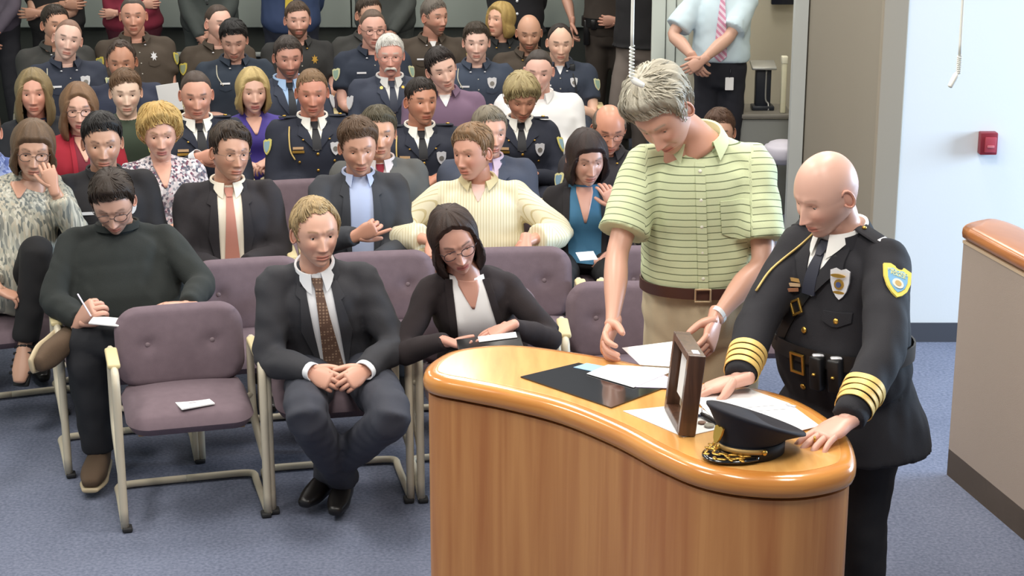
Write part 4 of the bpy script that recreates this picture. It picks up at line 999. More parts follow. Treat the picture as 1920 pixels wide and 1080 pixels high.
one('paper_clip', *loft([T3(1474, 758, ZP + .012) - c, T3(1492, 762, ZP + .012) - c], .003, None, (0, 0, 1), 6), SILVER(), fo)
# the wooden shadow-box frame standing on edge
b0, b1 = T3(1272, 822), T3(1245, 771); u = nrm((b1 - b0) * A_(1, 1, 0)); WF = .235; HF = .245; DF = .050; nx = nrm(np.cross(UP, u)); nx = nx if nx[0] > 0 else -nx
fr = empty('shadow_box_frame', b0); tag(fr, 'dark brown wooden shadow box frame standing on edge on the lectern', 'frame'); WB = mat('walnut', (92, 62, 46), .4, coat=.3, pattern=('grain', 60, 60, 6, (70, 46, 34)))
fu = nrm(UP + nx * .10); nx = nrm(np.cross(fu, u)); nx = nx if nx[0] > 0 else -nx
Rf = np.stack([u, nx, fu], 1); b0 = b0 + A_(0, 0, .008)
fp = lambda a, d, z: b0 + u * a + nx * d + fu * z
for nm, c_, s_ in (('side_rail', fp(.012, DF / 2, HF / 2), (.024, DF, HF)), ('side_rail', fp(WF - .012, DF / 2, HF / 2), (.024, DF, HF)), ('bottom_rail', fp(WF / 2, DF / 2, .012), (WF - .048, DF, .024)), ('top_rail', fp(WF / 2, DF / 2, HF - .012), (WF - .048, DF, .024))):
    one(nm, *bbox_bevel(c_, s_, .002, 1, Rf), WB, fr, fr.location, False)
one('backing', *bbox_bevel(fp(WF / 2, DF - .008, HF / 2), (WF - .05, .005, HF - .05), .001, 1, Rf), mat('backing_tan', (214, 196, 170), .8), fr, fr.location, False)
one('mat_board', *bbox_bevel(fp(WF / 2, DF * .5, HF / 2 + .01), (WF - .09, .005, HF - .12), .001, 1, Rf), mat('mat_white', (232, 232, 232), .7), fr, fr.location, False)
one('hanger', *bbox_bevel(fp(.03, DF / 2, HF + .001), (.03, .02, .004), .001, 1, Rf), SILVER(), fr, fr.location, False)
# pen, spectacles-like dark object and coins by the cap
a, b = T3(1294, 779, ZP + .010), T3(1322, 779, ZP + .010)
V, Fc = loft([a, b], .005, None, UP, 8, 1, 1); pe = one('pen', V - a, Fc, mat('blue_black_plastic', (34, 38, 66), .3)); pe.location = a; tag(pe, 'dark blue pen on the sheet behind the frame', 'pen')
a, b = T3(1316, 776, ZP + .014), T3(1342, 792, ZP + .010); e = empty('clip_stand', a); tag(e, 'small black clip lying on papers beside the cap', 'clip')
V, Fc = loft([a, lerp(a, b, .5), b], [.006, .009, .007], None, UP, 8, 2, 1); one('grip', V, Fc, mat('clip_black', (26, 24, 30), .3), e, a); V, Fc = loft([a + UP * .002, a + UP * .02], .002, None, (1, 0, 0), 6); one('pin', V, Fc, SILVER(), e, a)
for i, (x, y, r) in enumerate(((1316, 793, .012), (1330, 799, .015))):
    a = T3(x, y, ZP + .006); V, Fc = prism([(r * math.cos(t_), r * math.sin(t_)) for t_ in np.linspace(0, 2 * PI, 18, endpoint=False)], 0, .003 + .002 * i); k = one('coin', V, Fc, mat('coin_brown', (126, 96, 84) if i == 0 else (150, 146, 138), .35, .6), None, (0, 0, 0), False); k.location = a; tag(k, ['brown coin nearer the frame', 'larger grey coin nearer the cap'][i], 'coin')
# peaked uniform cap
hc = T3(1408, 848, ZP + .001) ; hf = nrm(A_(-.86, -.50, 0)); hl = np.cross(UP, hf); cp = empty('peaked_cap', hc); tag(cp, 'black peaked officer cap with gold trim lying on the lectern', 'cap')
def el(c, a, b, tilt=0, n=40, lift=0, po=1):
    th_ = np.linspace(0, 2 * PI, n, endpoint=False); return np.array([c + hf * a * math.cos(t_) + hl * b * math.sin(t_) + UP * (lift + tilt * (.5 + .5 * math.cos(t_)) ** po) for t_ in th_])
NV = mat('cap_wool', (30, 29, 38), .85, bump=.2, bscale=500)
lv = [el(hc, .094, .078, 0, lift=.0), el(hc, .097, .080, .004, lift=.040), el(hc - hf * .004, .108, .094, .050, lift=.040), el(hc - hf * .012, .136, .124, .100, lift=.040), el(hc - hf * .014, .146, .133, .112, lift=.040), el(hc - hf * .014, .146, .133, .113, lift=.046), el(hc - hf * .014, .138, .125, .110, lift=.050)]
V = np.concatenate(lv + [el(hc - hf * .014, .09, .082, .090, lift=.056), el(hc - hf * .014, .04, .036, .072, lift=.064)]); n = 40; Fc = grid_faces(9, n, wrapv=True) + [tuple(range(n)), tuple(8 * n + i for i in range(n))]
one('crown', V, Fc, NV, cp, hc)
one('band', *sheet(np.array([el(hc, .0975, .081, 0, lift=.004), el(hc, .0985, .082, .004, lift=.040)]), nrm(el(A_(0, 0, 0), 1, 1)), .0025, True), mat('cap_band', (18, 18, 22), .7), cp, hc)
th_ = np.linspace(-1.25, 1.25, 26); G = []
for q_ in np.linspace(0, 1, 6): G.append([hc + hf * ((.097 + .062 * q_ * max(0, math.cos(t_)) ** .6) * math.cos(t_)) + hl * ((.080 + .018 * q_ * max(0, math.cos(t_)) ** .4) * math.sin(t_)) + UP * (.020 - .016 * q_ * math.cos(t_) ** .5 + .006 * (1 - abs(t_) / 1.25)) for t_ in th_])
vis = one('visor', *sheet(np.array(G), UP, .004), mat('patent_leather', (14, 14, 16), .12, coat=.8), cp, hc)
rr = random.Random(3); b = MB()
for k in (-1, 1):
    for i in range(13):
        t_ = k * (.10 + .068 * i + rr.uniform(-.02, .02)); q_ = .45 + .28 * math.sin(i * 1.9); P0 = hc + hf * ((.097 + .062 * q_ * max(0, math.cos(t_)) ** .6) * math.cos(t_)) + hl * ((.080 + .018 * q_) * math.sin(t_)) + UP * (.0275 - .016 * q_)
        dl = nrm(hl * k * math.cos(t_) - hf * math.sin(abs(t_)) + hf * (.8 if i % 2 else -.6)); V, Fc = ellipsoid(P0, (.016, .0068, .0032), frame_from(UP, dl), 8, 5); b.add(V, Fc)
b.build('gold_leaves', GOLD(), cp, hc)
th_ = np.linspace(-1.35, 1.35, 24); G = [[hc + hf * .1015 * math.cos(t_) + hl * .0845 * math.sin(t_) + UP * (z_ + .004 * math.cos(t_)) for t_ in th_] for z_ in (.024, .038)]
one('chin_strap', *sheet(np.array(G), nrm(np.array(G) - hc), .003), mat('gold_braid', (188, 152, 92), .5, .4), cp, hc)
for t_ in (-1.38, 1.38, -.15): V, Fc = ellipsoid(hc + hf * .104 * math.cos(t_) + hl * .087 * math.sin(t_) + UP * .031, (.008, .008, .009)); one('cap_button', V, Fc, GOLD(), cp, hc)
V, Fc = disc(hc + hf * .118 + UP * .075, nrm(hf + UP * .3), .018, .004, UP, 16, .026, SHIELD); one('cap_badge', V, Fc, GOLD(), cp, hc, False)
# ------------------------------------------------------------------ chairs the photograph shows
chair(-1.325, 6.86, 15.5, 'empty plum armchair at front left with a white pamphlet on its seat')
chair(-.745, 7.03, 12, 'plum armchair under the man with the brown dotted tie in front row')
chair(-.125, 7.13, 8, 'plum armchair under the woman in the black cardigan in front row')
chair(.50, 7.20, 2, 'empty plum armchair just behind the lectern, partly behind the green shirt')
chair_at(212, 478, 2, 'plum armchair under the man writing in the dark sweater')
chair_at(458, 474, 2, 'empty plum armchair in second row left of the man with the brown tie')
chair_at(706, 464, 2, 'empty plum armchair in second row between the brown tie and the white blouse')
chair_at(964, 452, 2, 'empty plum armchair in second row right of the white blouse')
chair_at(1240, 447, 2, 'empty plum armchair in second row behind the green shirted man')
chair_at(1480, 440, 2, 'empty plum armchair right of the green shirt, beside the police chief')
chair_at(560, 331, 4, 'empty plum armchair between the pink tie and the grey jacket')
c = CH[0]; pm = T3(360, 755, .482); e = tag(one('pamphlet', *prism([T3(x, y, .482)[:2] - pm[:2] for x, y in ((320, 748), (383, 742), (403, 758), (341, 769))], 0, .005), PAPER, None, (0, 0, 0), False), 'white pamphlet lying on the seat of the empty front chair', 'pamphlet'); e.location = pm
for (a, b_, w_) in (((330, 750), (346, 748), .006), ((354, 756), (368, 754), .004)):
    P0, P1 = T3(*a, .487) - pm, T3(*b_, .487) - pm; V, Fc = loft([P0, P1], w_, .0006, (0, 1, 0), 4); one('printing', V, Fc, mat('print_grey', (150, 140, 150), .8), e, (0, 0, 0), False)

SKINS = dict(fair=(222, 172, 146), pale=(228, 186, 164), mid=(205, 150, 122), tan=(178, 124, 92), ruddy=(214, 146, 122))
BR, DB, BK, GY, WH, BL, LB = (74, 54, 38), (48, 36, 30), (28, 24, 24), (122, 118, 108), (222, 220, 212), (204, 172, 110), (128, 98, 66)

# ------------------------------------------------------------------ the two men at the lectern
def chief():
    s = Person('bald police officer in black dress uniform with gold sleeve stripes leaning on the lectern', 1548, 362, Y=5.47, hy=-58, hp=24, hr=2, yaw=-52, sit=False, pel=(1.115, 5.56, .97),
               skin=(226, 172, 150), head=dict(nose=1.12, jaw=1.04, brow=(150, 116, 100), browk=.5, lid=.2, gz=-.5, stubble=((170, 132, 120), .25)), w=1.06, belly=.045, det=2, vox=.010, hs=1.075)
    tl = T3(1512, 836, 1.062); wl = T3(1588, 790, 1.10); tr = T3(1312, 732, 1.062); wr = T3(1385, 712, 1.10)
    s.arm(1, wl, hd=tl - wl, pn=-UP, pole=A_(.9, .5, .1), curl=(.12, .22, .2), spread=.2, thumb=.1, l1=.325, l2=.285, hsc=1.05)
    s.arm(-1, wr, hd=tr - wr, pn=-UP, pole=A_(.1, .8, .2) , curl=(.25, .3, .2), spread=.12, thumb=.3, l1=.32, l2=.28, hsc=1.05)
    blk = (29, 28, 34); bv = s.suit(blk, (236, 234, 230), (30, 32, 48), (26, 26, 30), V=.17, buttons=0, g=.016, skirt=.20, bc=(200, 160, 80), wide=.055, trm=False, amp=.005)
    s.trousers(mat('trouser_cloth', (26, 26, 30), .85, bump=.2, bscale=420), g=.012)
    jm = mat('jacket_cloth', blk, .85); lea = mat('black_leather_belt', (20, 20, 22), .45)
    for h in (.28, .47): s.button(-.004, h, bv, GOLD(), .0115, 'gold_button', .006)
    B = s.emblem(.104, .118, bv, SILVER(), .034, .050, SHIELD, off=.010, m2=GOLD()); p, n = s.hit(.104, .118, bv, .017); one('seal', *disc(p, nrm(n * .5 + s.tf * .5), .009, .003, -s.axis), mat('badge_blue', (70, 80, 120), .4), B, s.org, False); one('banner', *disc(p - s.axis * .030, nrm(n * .5 + s.tf * .5), .026, .003, -s.axis, 16, .006), GOLD(), B, s.org, False); one('banner', *disc(p + s.axis * .026, nrm(n * .5 + s.tf * .5), .020, .003, -s.axis, 16, .005), GOLD(), B, s.org, False)
    s.button(.108, .232, bv, GOLD(), .010, 'pocket_button', .006)
    for k in (1,): s.panel('pocket_flap', [(.205, k * .06, k * .150), (.235, k * .06, k * .150), (.250, k * .095, k * .115)], bv, .002, .005, jm, 6, 3)
    for i, cc in enumerate(((190, 150, 90), (206, 176, 140), (160, 110, 80))): s.emblem(-.070, .135 + .014 * i, bv, mat('medal_bar', cc, .5, .4), .028, .0055, [(-1, -1), (1, -1), (1, 1), (-1, 1)], off=.008, name='medal_bar')
    pts = [s.hit(-.07, .0, bv, .012)[0], s.hit(-.11, .05, bv, .014)[0], s.hit(-.13, .10, bv, .012)[0], s.hit(-.128, .15, bv, .010)[0]]
    V, Fc = loft(pts, .004, None, s.lt, 7, 5); one('shoulder_cord', V, Fc, mat('gold_cord', (206, 178, 110), .5, .3), s.root, s.org)
    # cross strap with buckle, waist belt with buckle and two pouches
    pts = np.array([s.hit(x, h, bv, .007)[0] for x, h in ((.07, .05), (.02, .12), (-.03, .19), (-.08, .27), (-.12, .35))]); D = catmull(pts, 4); sd = nrm(np.cross(np.gradient(D, axis=0), s.tf))
    V, Fc = sheet(np.stack([D - sd * .016, D + sd * .016], 1), s.tf, .004); one('cross_strap', V, Fc, lea, s.root, s.org, True, 50)
    def rect_ring(c, R, w_, h_, t_, name, m):
        b = MB()
        for q, z_ in (((0, h_ / 2, 0), (w_ + t_, t_, t_)), ((0, -h_ / 2, 0), (w_ + t_, t_, t_)), ((w_ / 2, 0, 0), (t_, h_, t_)), ((-w_ / 2, 0, 0), (t_, h_, t_))):
            b.add(*bbox_bevel(c + R @ A_(*q), z_, .001, 1, R))
        return b.build(name, m, s.root, s.org, False)
    p, n = s.hit(-.045, .215, bv, .014); R = frame_from(n, s.lt + s.axis * -.6); rect_ring(p, R, .036, .042, .007, 'strap_buckle', GOLD())
    cb = s.CN + s.axis * (s.len * .72); belt = s.ring(cb, -UP * 1.0, s.fw, [bv], .052, .006, lea, 'waist_belt', .004)
    hb = (s.len * .72); p, n = s.hit(-.01, hb, bv, .014); R = frame_from(s.tf, s.lt); rect_ring(p, R, .050, .062, .008, 'belt_buckle', GOLD()); 
    for x in (.075, .135):
        p, n = s.hit(x, hb + .01, bv, .018); V, Fc = bbox_bevel(p, (.046, .115, .034), .008, 2, frame_from(nrm(n + s.tf), s.lt)); po = one('belt_pouch', V, Fc, lea, s.root, s.org)
        q = p + nrm(n + s.tf) * .018; V, Fc = ellipsoid(q, (.007, .007, .005)); one('snap', V, Fc, GOLD(), po, s.org); V, Fc = bbox_bevel(p + UP * .058, (.036, .02, .008), .003, 1); one('clasp', V, Fc, SILVER(), po, s.org)
    for k in (-1, 1):
        S = s.S[k]; R = frame_from(-s.axis + s.lt2 * k * .35, s.lt2); c = lerp(s.CN, S, .80) - s.axis * .062; V, Fc = bbox_bevel(c, (.135, .056, .008), .004, 2, R); ep = one('epaulette', V, Fc, jm, s.root, s.org)
        V, Fc = ellipsoid(c - R[:, 0] * k * .052 + R[:, 2] * .006, (.008, .008, .006)); one('epaulette_button', V, Fc, GOLD(), ep, s.org); V, Fc = bbox_bevel(c + R[:, 0] * k * .025 + R[:, 2] * .007, (.014, .036, .006), .002, 1, R); one('rank_bar', V, Fc, SILVER(), ep, s.org)
        E, W = s.E[k], s.W[k]; u = nrm(W - E); L = np.linalg.norm(W - E)
        for i in range(4): s.ring(E + u * (L * (.56 if k > 0 else .60) + .0240 * i), u, UP, [bv], .0195, .003, mat('gold_braid_stripe', (238, 202, 122), .5, .15), 'sleeve_stripe', .0015, 36, .12)
    o, p, dv, u = s.armpatch(1, .38, s.lt * .62 + s.fw * .30 + A_(-.05, -.55, 0), bv, .048, .064, SHIELD, mat('patch_gold', (228, 206, 96), .7), m2=mat('patch_sky', (120, 170, 206), .7), th=.004)
    sdv = nrm(np.cross(-u, dv)); V, Fc = disc(p + dv * .0085 + u * .012, dv, .019, .002, -u, 16); one('patch_seal', V, Fc, mat('seal_white', (222, 214, 200), .6), o, s.org, False)
    V, Fc = disc(p + dv * .0095 + u * .012, dv, .011, .002, -u, 12); one('patch_seal_centre', V, Fc, mat('seal_gold', (190, 160, 100), .6), o, s.org, False)
    fc = bpy.data.curves.new('patch_lettering', 'FONT'); fc.body = 'MIDLAND\nPOLICE'; fc.size = .0155; fc.align_x = 'CENTER'; fc.extrude = .0006; fc.space_line = .8; fc.materials.append(mat('patch_letters', (236, 226, 150), .6))
    fo_ = bpy.data.objects.new('patch_lettering', fc); COL.objects.link(fo_); X = nrm(np.cross(-u, dv)); M = Matrix(np.stack([X, np.cross(dv, X), dv], 1).tolist()).to_4x4(); M.translation = Vector(p + dv * .0088 - u * .030 - s.org)
    dg = bpy.context.evaluated_depsgraph_get(); me = bpy.data.meshes.new_from_object(fo_.evaluated_get(dg)); bpy.data.objects.remove(fo_); me.transform(M); lt_ = bpy.data.objects.new('patch_lettering', me); COL.objects.link(lt_); lt_.parent = o
    V, Fc = loft([tl + A_(.022, .006, .012), tl + A_(.026, .006, .012)], .009, None, UP, 10); one('ring', *ellipsoid(lerp(wl, tl, .80) + UP * .005, (.004, .010, .010)), GOLD(), s.root, s.org)
    s.finish()
chief()
def green():
    s = Person('grey haired man in a green striped short sleeved shirt bending over the lectern', 1243, 212, Y=5.95, hy=-26, hp=42, hr=-16, yaw=-4, sit=False, pel=atY(1318, 573, 6.10),
               skin=(216, 158, 132), head=dict(jaw=1.05, brow=(150, 136, 120), lid=.12, gz=-.5, fat=.04, nose=1.1), hair=('swept', (186, 180, 164), dict(col2=(136, 128, 110), rough=1.3, top=.040, side=.020, quiff=.25)), w=1.06, belly=.012, det=2, vox=.010, hs=1.10)
    s.CN = atY(1310, 262, 6.03); s.axis = nrm(s.PV - s.CN); s.len = np.linalg.norm(s.PV - s.CN); s.tf = nrm(np.cross(s.lt, -s.axis)); s.tf = s.tf if np.dot(s.tf, s.fw) > 0 else -s.tf
    s.S = {k: s.CN + s.lt * k * .185 + s.axis * .085 for k in (-1, 1)}
    sk = lin(s.q['skin']); V, Fc = loft([s.Hc + s.Rh @ A_(0, -.01, -.05), lerp(s.hb, s.CN, .5), s.CN + s.axis * .03], [.060, .062, .085], [.064, .066, .085], s.lt, 22, 4); s.body.add(V, Fc, 0, sk * A_(.97, .92, .9))
    ta = T3(1148, 690, 1.062); wa = atY(1148, 612, 5.66); tb = atY(1322, 672, 5.60); wb = atY(1340, 600, 5.72)
    s.arm(-1, wa, hd=ta - wa + A_(-.06, 0, 0), pn=A_(.8, .35, .1), pole=A_(-.5, .5, -.4), curl=(.45, .5, .35), thumb=.7, l1=.335, l2=.30, hsc=1.1)
    s.arm(1, wb, hd=tb - wb, pn=A_(-.8, .3, -.2), pole=A_(.9, .5, -.1), curl=(.5, .6, .4), thumb=.5, l1=.335, l2=.30, hsc=1.08)
    m = mat('green_striped_shirt', (206, 215, 174), .8, pattern=('stripe', 'cv', .0245, .13, (104, 116, 84)), bump=.2, bscale=300)
    bv = s.shirt(m, None, sleeve=.40, tuck=.20, attrs=True, flare=.020, g=.016, gap=30, amp=.006, collar=False)
    pl = mat('green_shirt_plain', (206, 215, 174), .8); s.collar(pl, gap=34, hb=.044, hf=.004, fl=.030, pts=.040, rn=.070, drop=.036)
    s.panel('placket', [(.05, -.017, .017), (s.len * .88, -.017, .017)], bv, .003, .003, m, 5, 8)
    for i in range(5): s.button(0, .075 + .092 * i, bv, mat('pale_button', (226, 226, 210), .4), .0065)
    pk = s.panel('chest_pocket', [(.17, .065, .165), (.20, .065, .165), (.285, .068, .162), (.30, .10, .13)], bv, .003, .003, m, 10); 
    kh = mat('khaki_cotton', (198, 182, 152), .9, bump=.2, bscale=350); s.trousers(kh, g=.026, amp=.006); bt = s.Hp['trousers']
    cb = s.PV + UP * .098; br = mat('brown_leather', (72, 42, 34), .45); s.ring(cb, UP, s.fw, [bt, bv], .038, .006, br, 'belt', .004, 48)
    p = cb - s.lt * .01 + s.fw * (.022 + max(h_[3] for q_ in (bt, bv) for z_ in (-.019, 0, .019) for h_ in [q_.ray_cast(Vector(cb - s.lt * .01 + UP * z_), Vector(s.fw), .5)] if h_[0] is not None))
    b = MB()
    for q, z_ in (((0, 0, .022), (.056, .006, .006)), ((0, 0, -.022), (.056, .006, .006)), ((.026, 0, 0), (.006, .006, .044)), ((-.026, 0, 0), (.006, .006, .044))): b.add(*bbox_bevel(p + s.lt * q[0] + UP * q[2], z_, .001, 1))
    b.build('belt_buckle', mat('pale_gold', (214, 196, 160), .35, .8), s.root, s.org, False)
    for x in (-.14, -.09, .10, .15): 
        q, n, _, _ = bt.ray_cast(Vector(cb + s.lt * x), Vector(s.fw), .5)
        if q is not None: one('belt_loop', *bbox_bevel(np.array(q) + s.fw * .011, (.010, .006, .050), .001, 1), kh, s.root, s.org)
    E, W = s.E[1], s.W[1]; u = nrm(W - E); bb = BVHTree.FromPolygons(np.concatenate(s.body.V).tolist(), s.body.F); s.ring(W - u * .025, u, UP, [bb], .016, .005, mat('white_wristband', (226, 226, 224), .4), 'wristband', .002, 28, .08)
    s.finish()
    # the sheets he holds
    for nm, pts, lab in (('paper', [(1166, 652, 5.60), (1262, 640, 5.56), (1296, 672, 5.48), (1300, 690, 5.44), (1200, 684, 5.50)], 'white sheet lifted in the hand of the green shirted man'),):
        q = np.array([atY(*a) for a in pts]); c = q.mean(0); n = nrm(np.cross(q[1] - q[0], q[2] - q[0])); V = np.concatenate([q - c, q - c + n * .0015]); k = len(q); o = one(nm, V, [tuple(range(k)), tuple(range(k, 2 * k))] + [(i, (i + 1) % k, (i + 1) % k + k, i + k) for i in range(k)], PAPER, None, (0, 0, 0), False); o.location = c; tag(o, lab, 'paper')
green()

# ------------------------------------------------------------------ front row
def tieman():
    s = Person('fair haired man in charcoal suit and brown dotted tie sitting with clasped hands', 592, 436, Y=6.84, hy=22, hp=4, hr=-2, yaw=10, pel=(-.735, 7.04), skin=(220, 164, 138),
               head=dict(brow=(140, 110, 84), lid=.3, gx=.15), hair=('recede', (176, 150, 108), dict(col2=(130, 112, 84), top=.016, side=.014)), w=1.04, det=2, vox=.010, hs=1.06)
    wa = atY(584, 697, 6.60); wb = atY(684, 694, 6.62); m = atY(636, 726, 6.50)
    s.arm(-1, wa, hd=m - wa + A_(.01, 0, .0), pn=A_(.45, .6, -.5), pole=A_(-.6, .3, -.7), curl=(.75, .9, .5), thumb=.4, ts=None)
    s.arm(1, wb, hd=m - wb, pn=A_(-.45, .6, -.5), pole=A_(.6, .3, -.7), curl=(.7, .9, .5), thumb=.3)
    bv = s.suit((52, 52, 57), (236, 238, 242), (104, 78, 64), (56, 57, 66), V=.40, g=.014, open_=True, bottom=.47, wide=.052, trm=False, tpat=('dots', 75, (160, 132, 110)), amp=.006)
    s.trousers(mat('trouser_cloth', (58, 60, 70), .85, bump=.2, bscale=420), knees={-1: atz(572, 778, .545), 1: atz(738, 780, .55)}, ankles={-1: atz(645, 898, .11), 1: atz(612, 886, .12)}, toes={-1: A_(-.1, -1, 0), 1: A_(-.35, -.9, 0)}, g=.010, amp=.007)
    bb = BVHTree.FromPolygons(np.concatenate(s.body.V).tolist(), s.body.F)
    for k in (-1, 1):
        E, W = s.E[k], s.W[k]; u = nrm(W - E); s.ring(W + u * .004, u, UP, [bv, bb], .030, .004, mat('white_cuff', (236, 238, 242), .7), 'shirt_cuff', -.006, 30, .07)
    s.finish(); return s
tieman()
def cardwoman():
    s = Person('dark haired woman with glasses in black cardigan and white blouse, head tilted', 852, 450, Y=6.92, hy=14, hp=20, hr=-16, yaw=8, fem=True, skin=(216, 156, 134), pel=(-.12, 7.16),
               head=dict(brow=(60, 44, 38), lid=.15, gz=-.5, lip=(170, 84, 82)), hair=('bob', (58, 40, 32), dict(col2=(34, 26, 24), L=[0, 0, .01, .08, .14, .13], side=.016, e=[42, 50, 66, 90, 97, 104])), w=1.04, det=2, vox=.010)
    s.CN = lerp(s.CN, atY(878, 512, 6.98), .75); s.axis = nrm(s.PV - s.CN); s.len = np.linalg.norm(s.PV - s.CN); s.S = {k: s.CN + s.lt * k * .155 + s.axis * .082 for k in (-1, 1)}
    sk = lin(s.q['skin']); V, Fc = loft([s.hb + s.Rh @ A_(0, .01, .03), lerp(s.hb, s.CN, .5), s.CN + s.axis * .04, s.CN + s.axis * .12], [.050, .052, .07, .1], [.052, .054, .07, .085], s.lt, 22, 4); s.body.add(V, Fc, 0, sk * A_(.97, .92, .9))
    s.glasses((44, 30, 34))
    wa = atY(840, 640, 6.68); wb = atY(955, 612, 6.72)
    s.arm(-1, wa, hd=A_(.6, -.25, -.12), pn=A_(0, .2, 1), pole=A_(-.8, .3, -.6), curl=(.35, .5, .3)); s.arm(1, wb, hd=A_(-.8, -.2, -.25), pn=A_(0, .2, -1), pole=A_(.8, .3, -.6), curl=(.25, .35, .3))
    s.cardigan(mat('black_knit', (42, 34, 36), .95, bump=.3, bscale=500), mat('white_blouse', (250, 249, 249), .8), mat('black_trousers', (30, 28, 32), .9), V=.105, wide=.056, top_low=.42, wl=.088, amp=.005)
    s.finish()
    c = atY(918, 645, 6.60); e = empty('folder', c); tag(e, 'black folder held on the lap of the woman in the white blouse', 'folder'); R = np.array((Matrix.Rotation(.1, 3, 'Z') @ Matrix.Rotation(.04, 3, 'X') @ Matrix.Rotation(-.10, 3, 'Y')))
    one('cover', *bbox_bevel(c, (.25, .17, .012), .004, 2, R), mat('black_vinyl', (20, 20, 22), .35), e, c); one('sheet', *bbox_bevel(c + A_(.03, .045, .014), (.15, .06, .003), .001, 1, R), PAPER, e, c, False)
cardwoman()
# ------------------------------------------------------------------ second row
def sweater():
    s = Person('man with glasses in dark green sweater writing in a notebook', 212, 380, Y=7.50, hy=8, hp=30, hr=-3, yaw=8, skin=(212, 160, 136), head=dict(brow=(50, 38, 32), lid=.12, gz=-.6, fat=.05, stubble=((120, 92, 78), .3)),
               hair=('short', (50, 38, 30), dict(top=.024)), w=1.30, belly=.06, det=1, vox=.011, pel=atz(222, 640, .55)[:2] + A_(0, .22))
    s.glasses((60, 50, 50))
    wa = atY(150, 602, 7.12); wb = atY(352, 574, 7.16)
    s.arm(-1, wa, hd=A_(.5, -.3, .55), pn=A_(.7, .5, -.1), pole=A_(-.8, .2, -.5), curl=(1.0, 1.1, .7), thumb=.8, hsc=1.1); s.arm(1, wb, hd=A_(-.9, -.2, .05), pn=-UP, pole=A_(.8, .2, -.5), curl=(.4, .4, .3))
    m = mat('dark_green_knit', (37, 41, 40), .95, bump=.4, bscale=380); s.garment('sweater', s.torso(.016) + s.sleeves(.016), m, amp=.006)
    s.collar(mat('ribbed_neck', (33, 37, 36), .95), rn=.070, hb=.020, hf=.008, fl=.016, gap=1, drop=.026, pts=0, name='neckband')
    kb = atz(345, 655, .60); ka = s.PV * A_(1, 1, 0) + s.fw * .42 - s.lt * .15 + UP * .55
    br = mat('brown_suede', (88, 70, 54), .9, bump=.3, bscale=200)
    s.trousers(mat('black_jeans', (32, 33, 38), .9), knees={-1: ka, 1: kb}, ankles={-1: atz(186, 842, .13), 1: atz(140, 636, .62)}, ups={1: A_(.96, .1, .15)}, shs=1.2, sole=mat('pale_sole', (186, 170, 140), .7), toes={1: A_(-.15, -.95, -.12), -1: A_(.05, -1, 0)}, shoe=br, amp=.005)
    s.finish()
    V, Fc = loft([atY(146, 552, 7.05), atY(170, 592, 7.0)], [.0035, .0035], None, (1, 0, 0), 8, 1, 1); c = V.mean(0); o = one('pen', V - c, Fc, mat('white_pen', (232, 222, 236), .3)); o.location = c; tag(o, 'white pen in the writing hand of the man in dark sweater', 'pen')
    c = atY(205, 603, 7.02); e = tag(one('notebook', *bbox_bevel((0, 0, 0), (.15, .10, .008), .002, 1, np.array(Matrix.Rotation(.1, 3, 'Y'))), PAPER), 'white notebook on the knee of the writing man', 'notebook'); e.location = c
sweater()
# ------------------------------------------------------------------ rows further back, one block per sitter
def woman_hand():
    s = Person('woman with brown fringe and glasses resting her hand on her mouth', 62, 282, 3, hy=16, hp=8, hr=4, fem=True, skin=(204, 152, 124), head=dict(lid=.25, brow=(80, 62, 48), fat=.05), hair=('bob', (106, 82, 60), dict(col2=(74, 58, 44), e=[62, 64, 74, 90, 97, 104], L=[0, 0, .02, .07, .09, .08], asym=0)), w=1.18, belly=.03, det=1, vox=.012, pel=atY(5, 470, 8.0)[:2])
    s.glasses((66, 52, 46)); s.CN[0] -= .06; s.S = {k: s.CN + s.lt * k * .175 + s.axis * .06 for k in (-1, 1)}
    w = atY(100, 352, s.Hc[1] - .19); s.arm(1, w, hd=A_(-.25, .15, .9), pn=A_(-.3, .8, 0), pole=A_(.5, -.4, -.9), curl=(.5, .7, .5), thumb=.2); s.lap(only=(-1,), far=.28)
    m = mat('grey_streaked_blouse', (172, 170, 156), .85, pattern=('cells', 105, .12, (136, 136, 128), (196, 192, 178), (112, 116, 112), (182, 174, 156))); s.shirt(m, None, sleeve=.9, collar=False, vneck=.09, g=.018)
    s.trousers(mat('black_slacks', (26, 25, 27), .9), knees={1: atY(70, 462, 7.78), -1: atY(-40, 470, 7.9)}, ankles={1: atY(48, 645, 7.72), -1: atz(-60, 700, .1)}, foot=False, cut=.97)
    an = atY(48, 640, 7.72); t = nrm(A_(-.05, -.55, -.75)); sk = lin(s.q['skin'])
    V, Fc = loft([an, an + t * .07, an + t * .14, an + t * .19], [.030, .038, .042, .028], [.036, .030, .022, .014], (1, 0, 0), 12, 3, .6); s.body.add(V, Fc, 0, sk)
    lea = mat('black_sandal', (20, 18, 18), .5); up = nrm(np.cross(A_(1, 0, 0), t)); up = up if up[2] > 0 else -up
    sh = one('sandal', *loft([an - up * .045 - t * .03, an - up * .038 + t * .08, an - up * .034 + t * .20], [.034, .042, .036], [.010, .010, .008], (1, 0, 0), 12, 3, .5), lea, s.root, s.org)
    for q in (.03, .06, .09, .12, .15): one('strap', *loft([an + t * q + A_(a * (.036 + .05 * q), 0, 0) + up * (.036 - .15 * q) * math.cos(a * 1.3) for a in np.linspace(-1.15, 1.15, 9)], .007, .003, t, 8), lea, sh, s.org)
    s.finish(); chair(*(s.PV[:2] + s.fw[:2] * .06), s.yaw, 'plum armchair under the woman resting her hand on her mouth')
woman_hand()
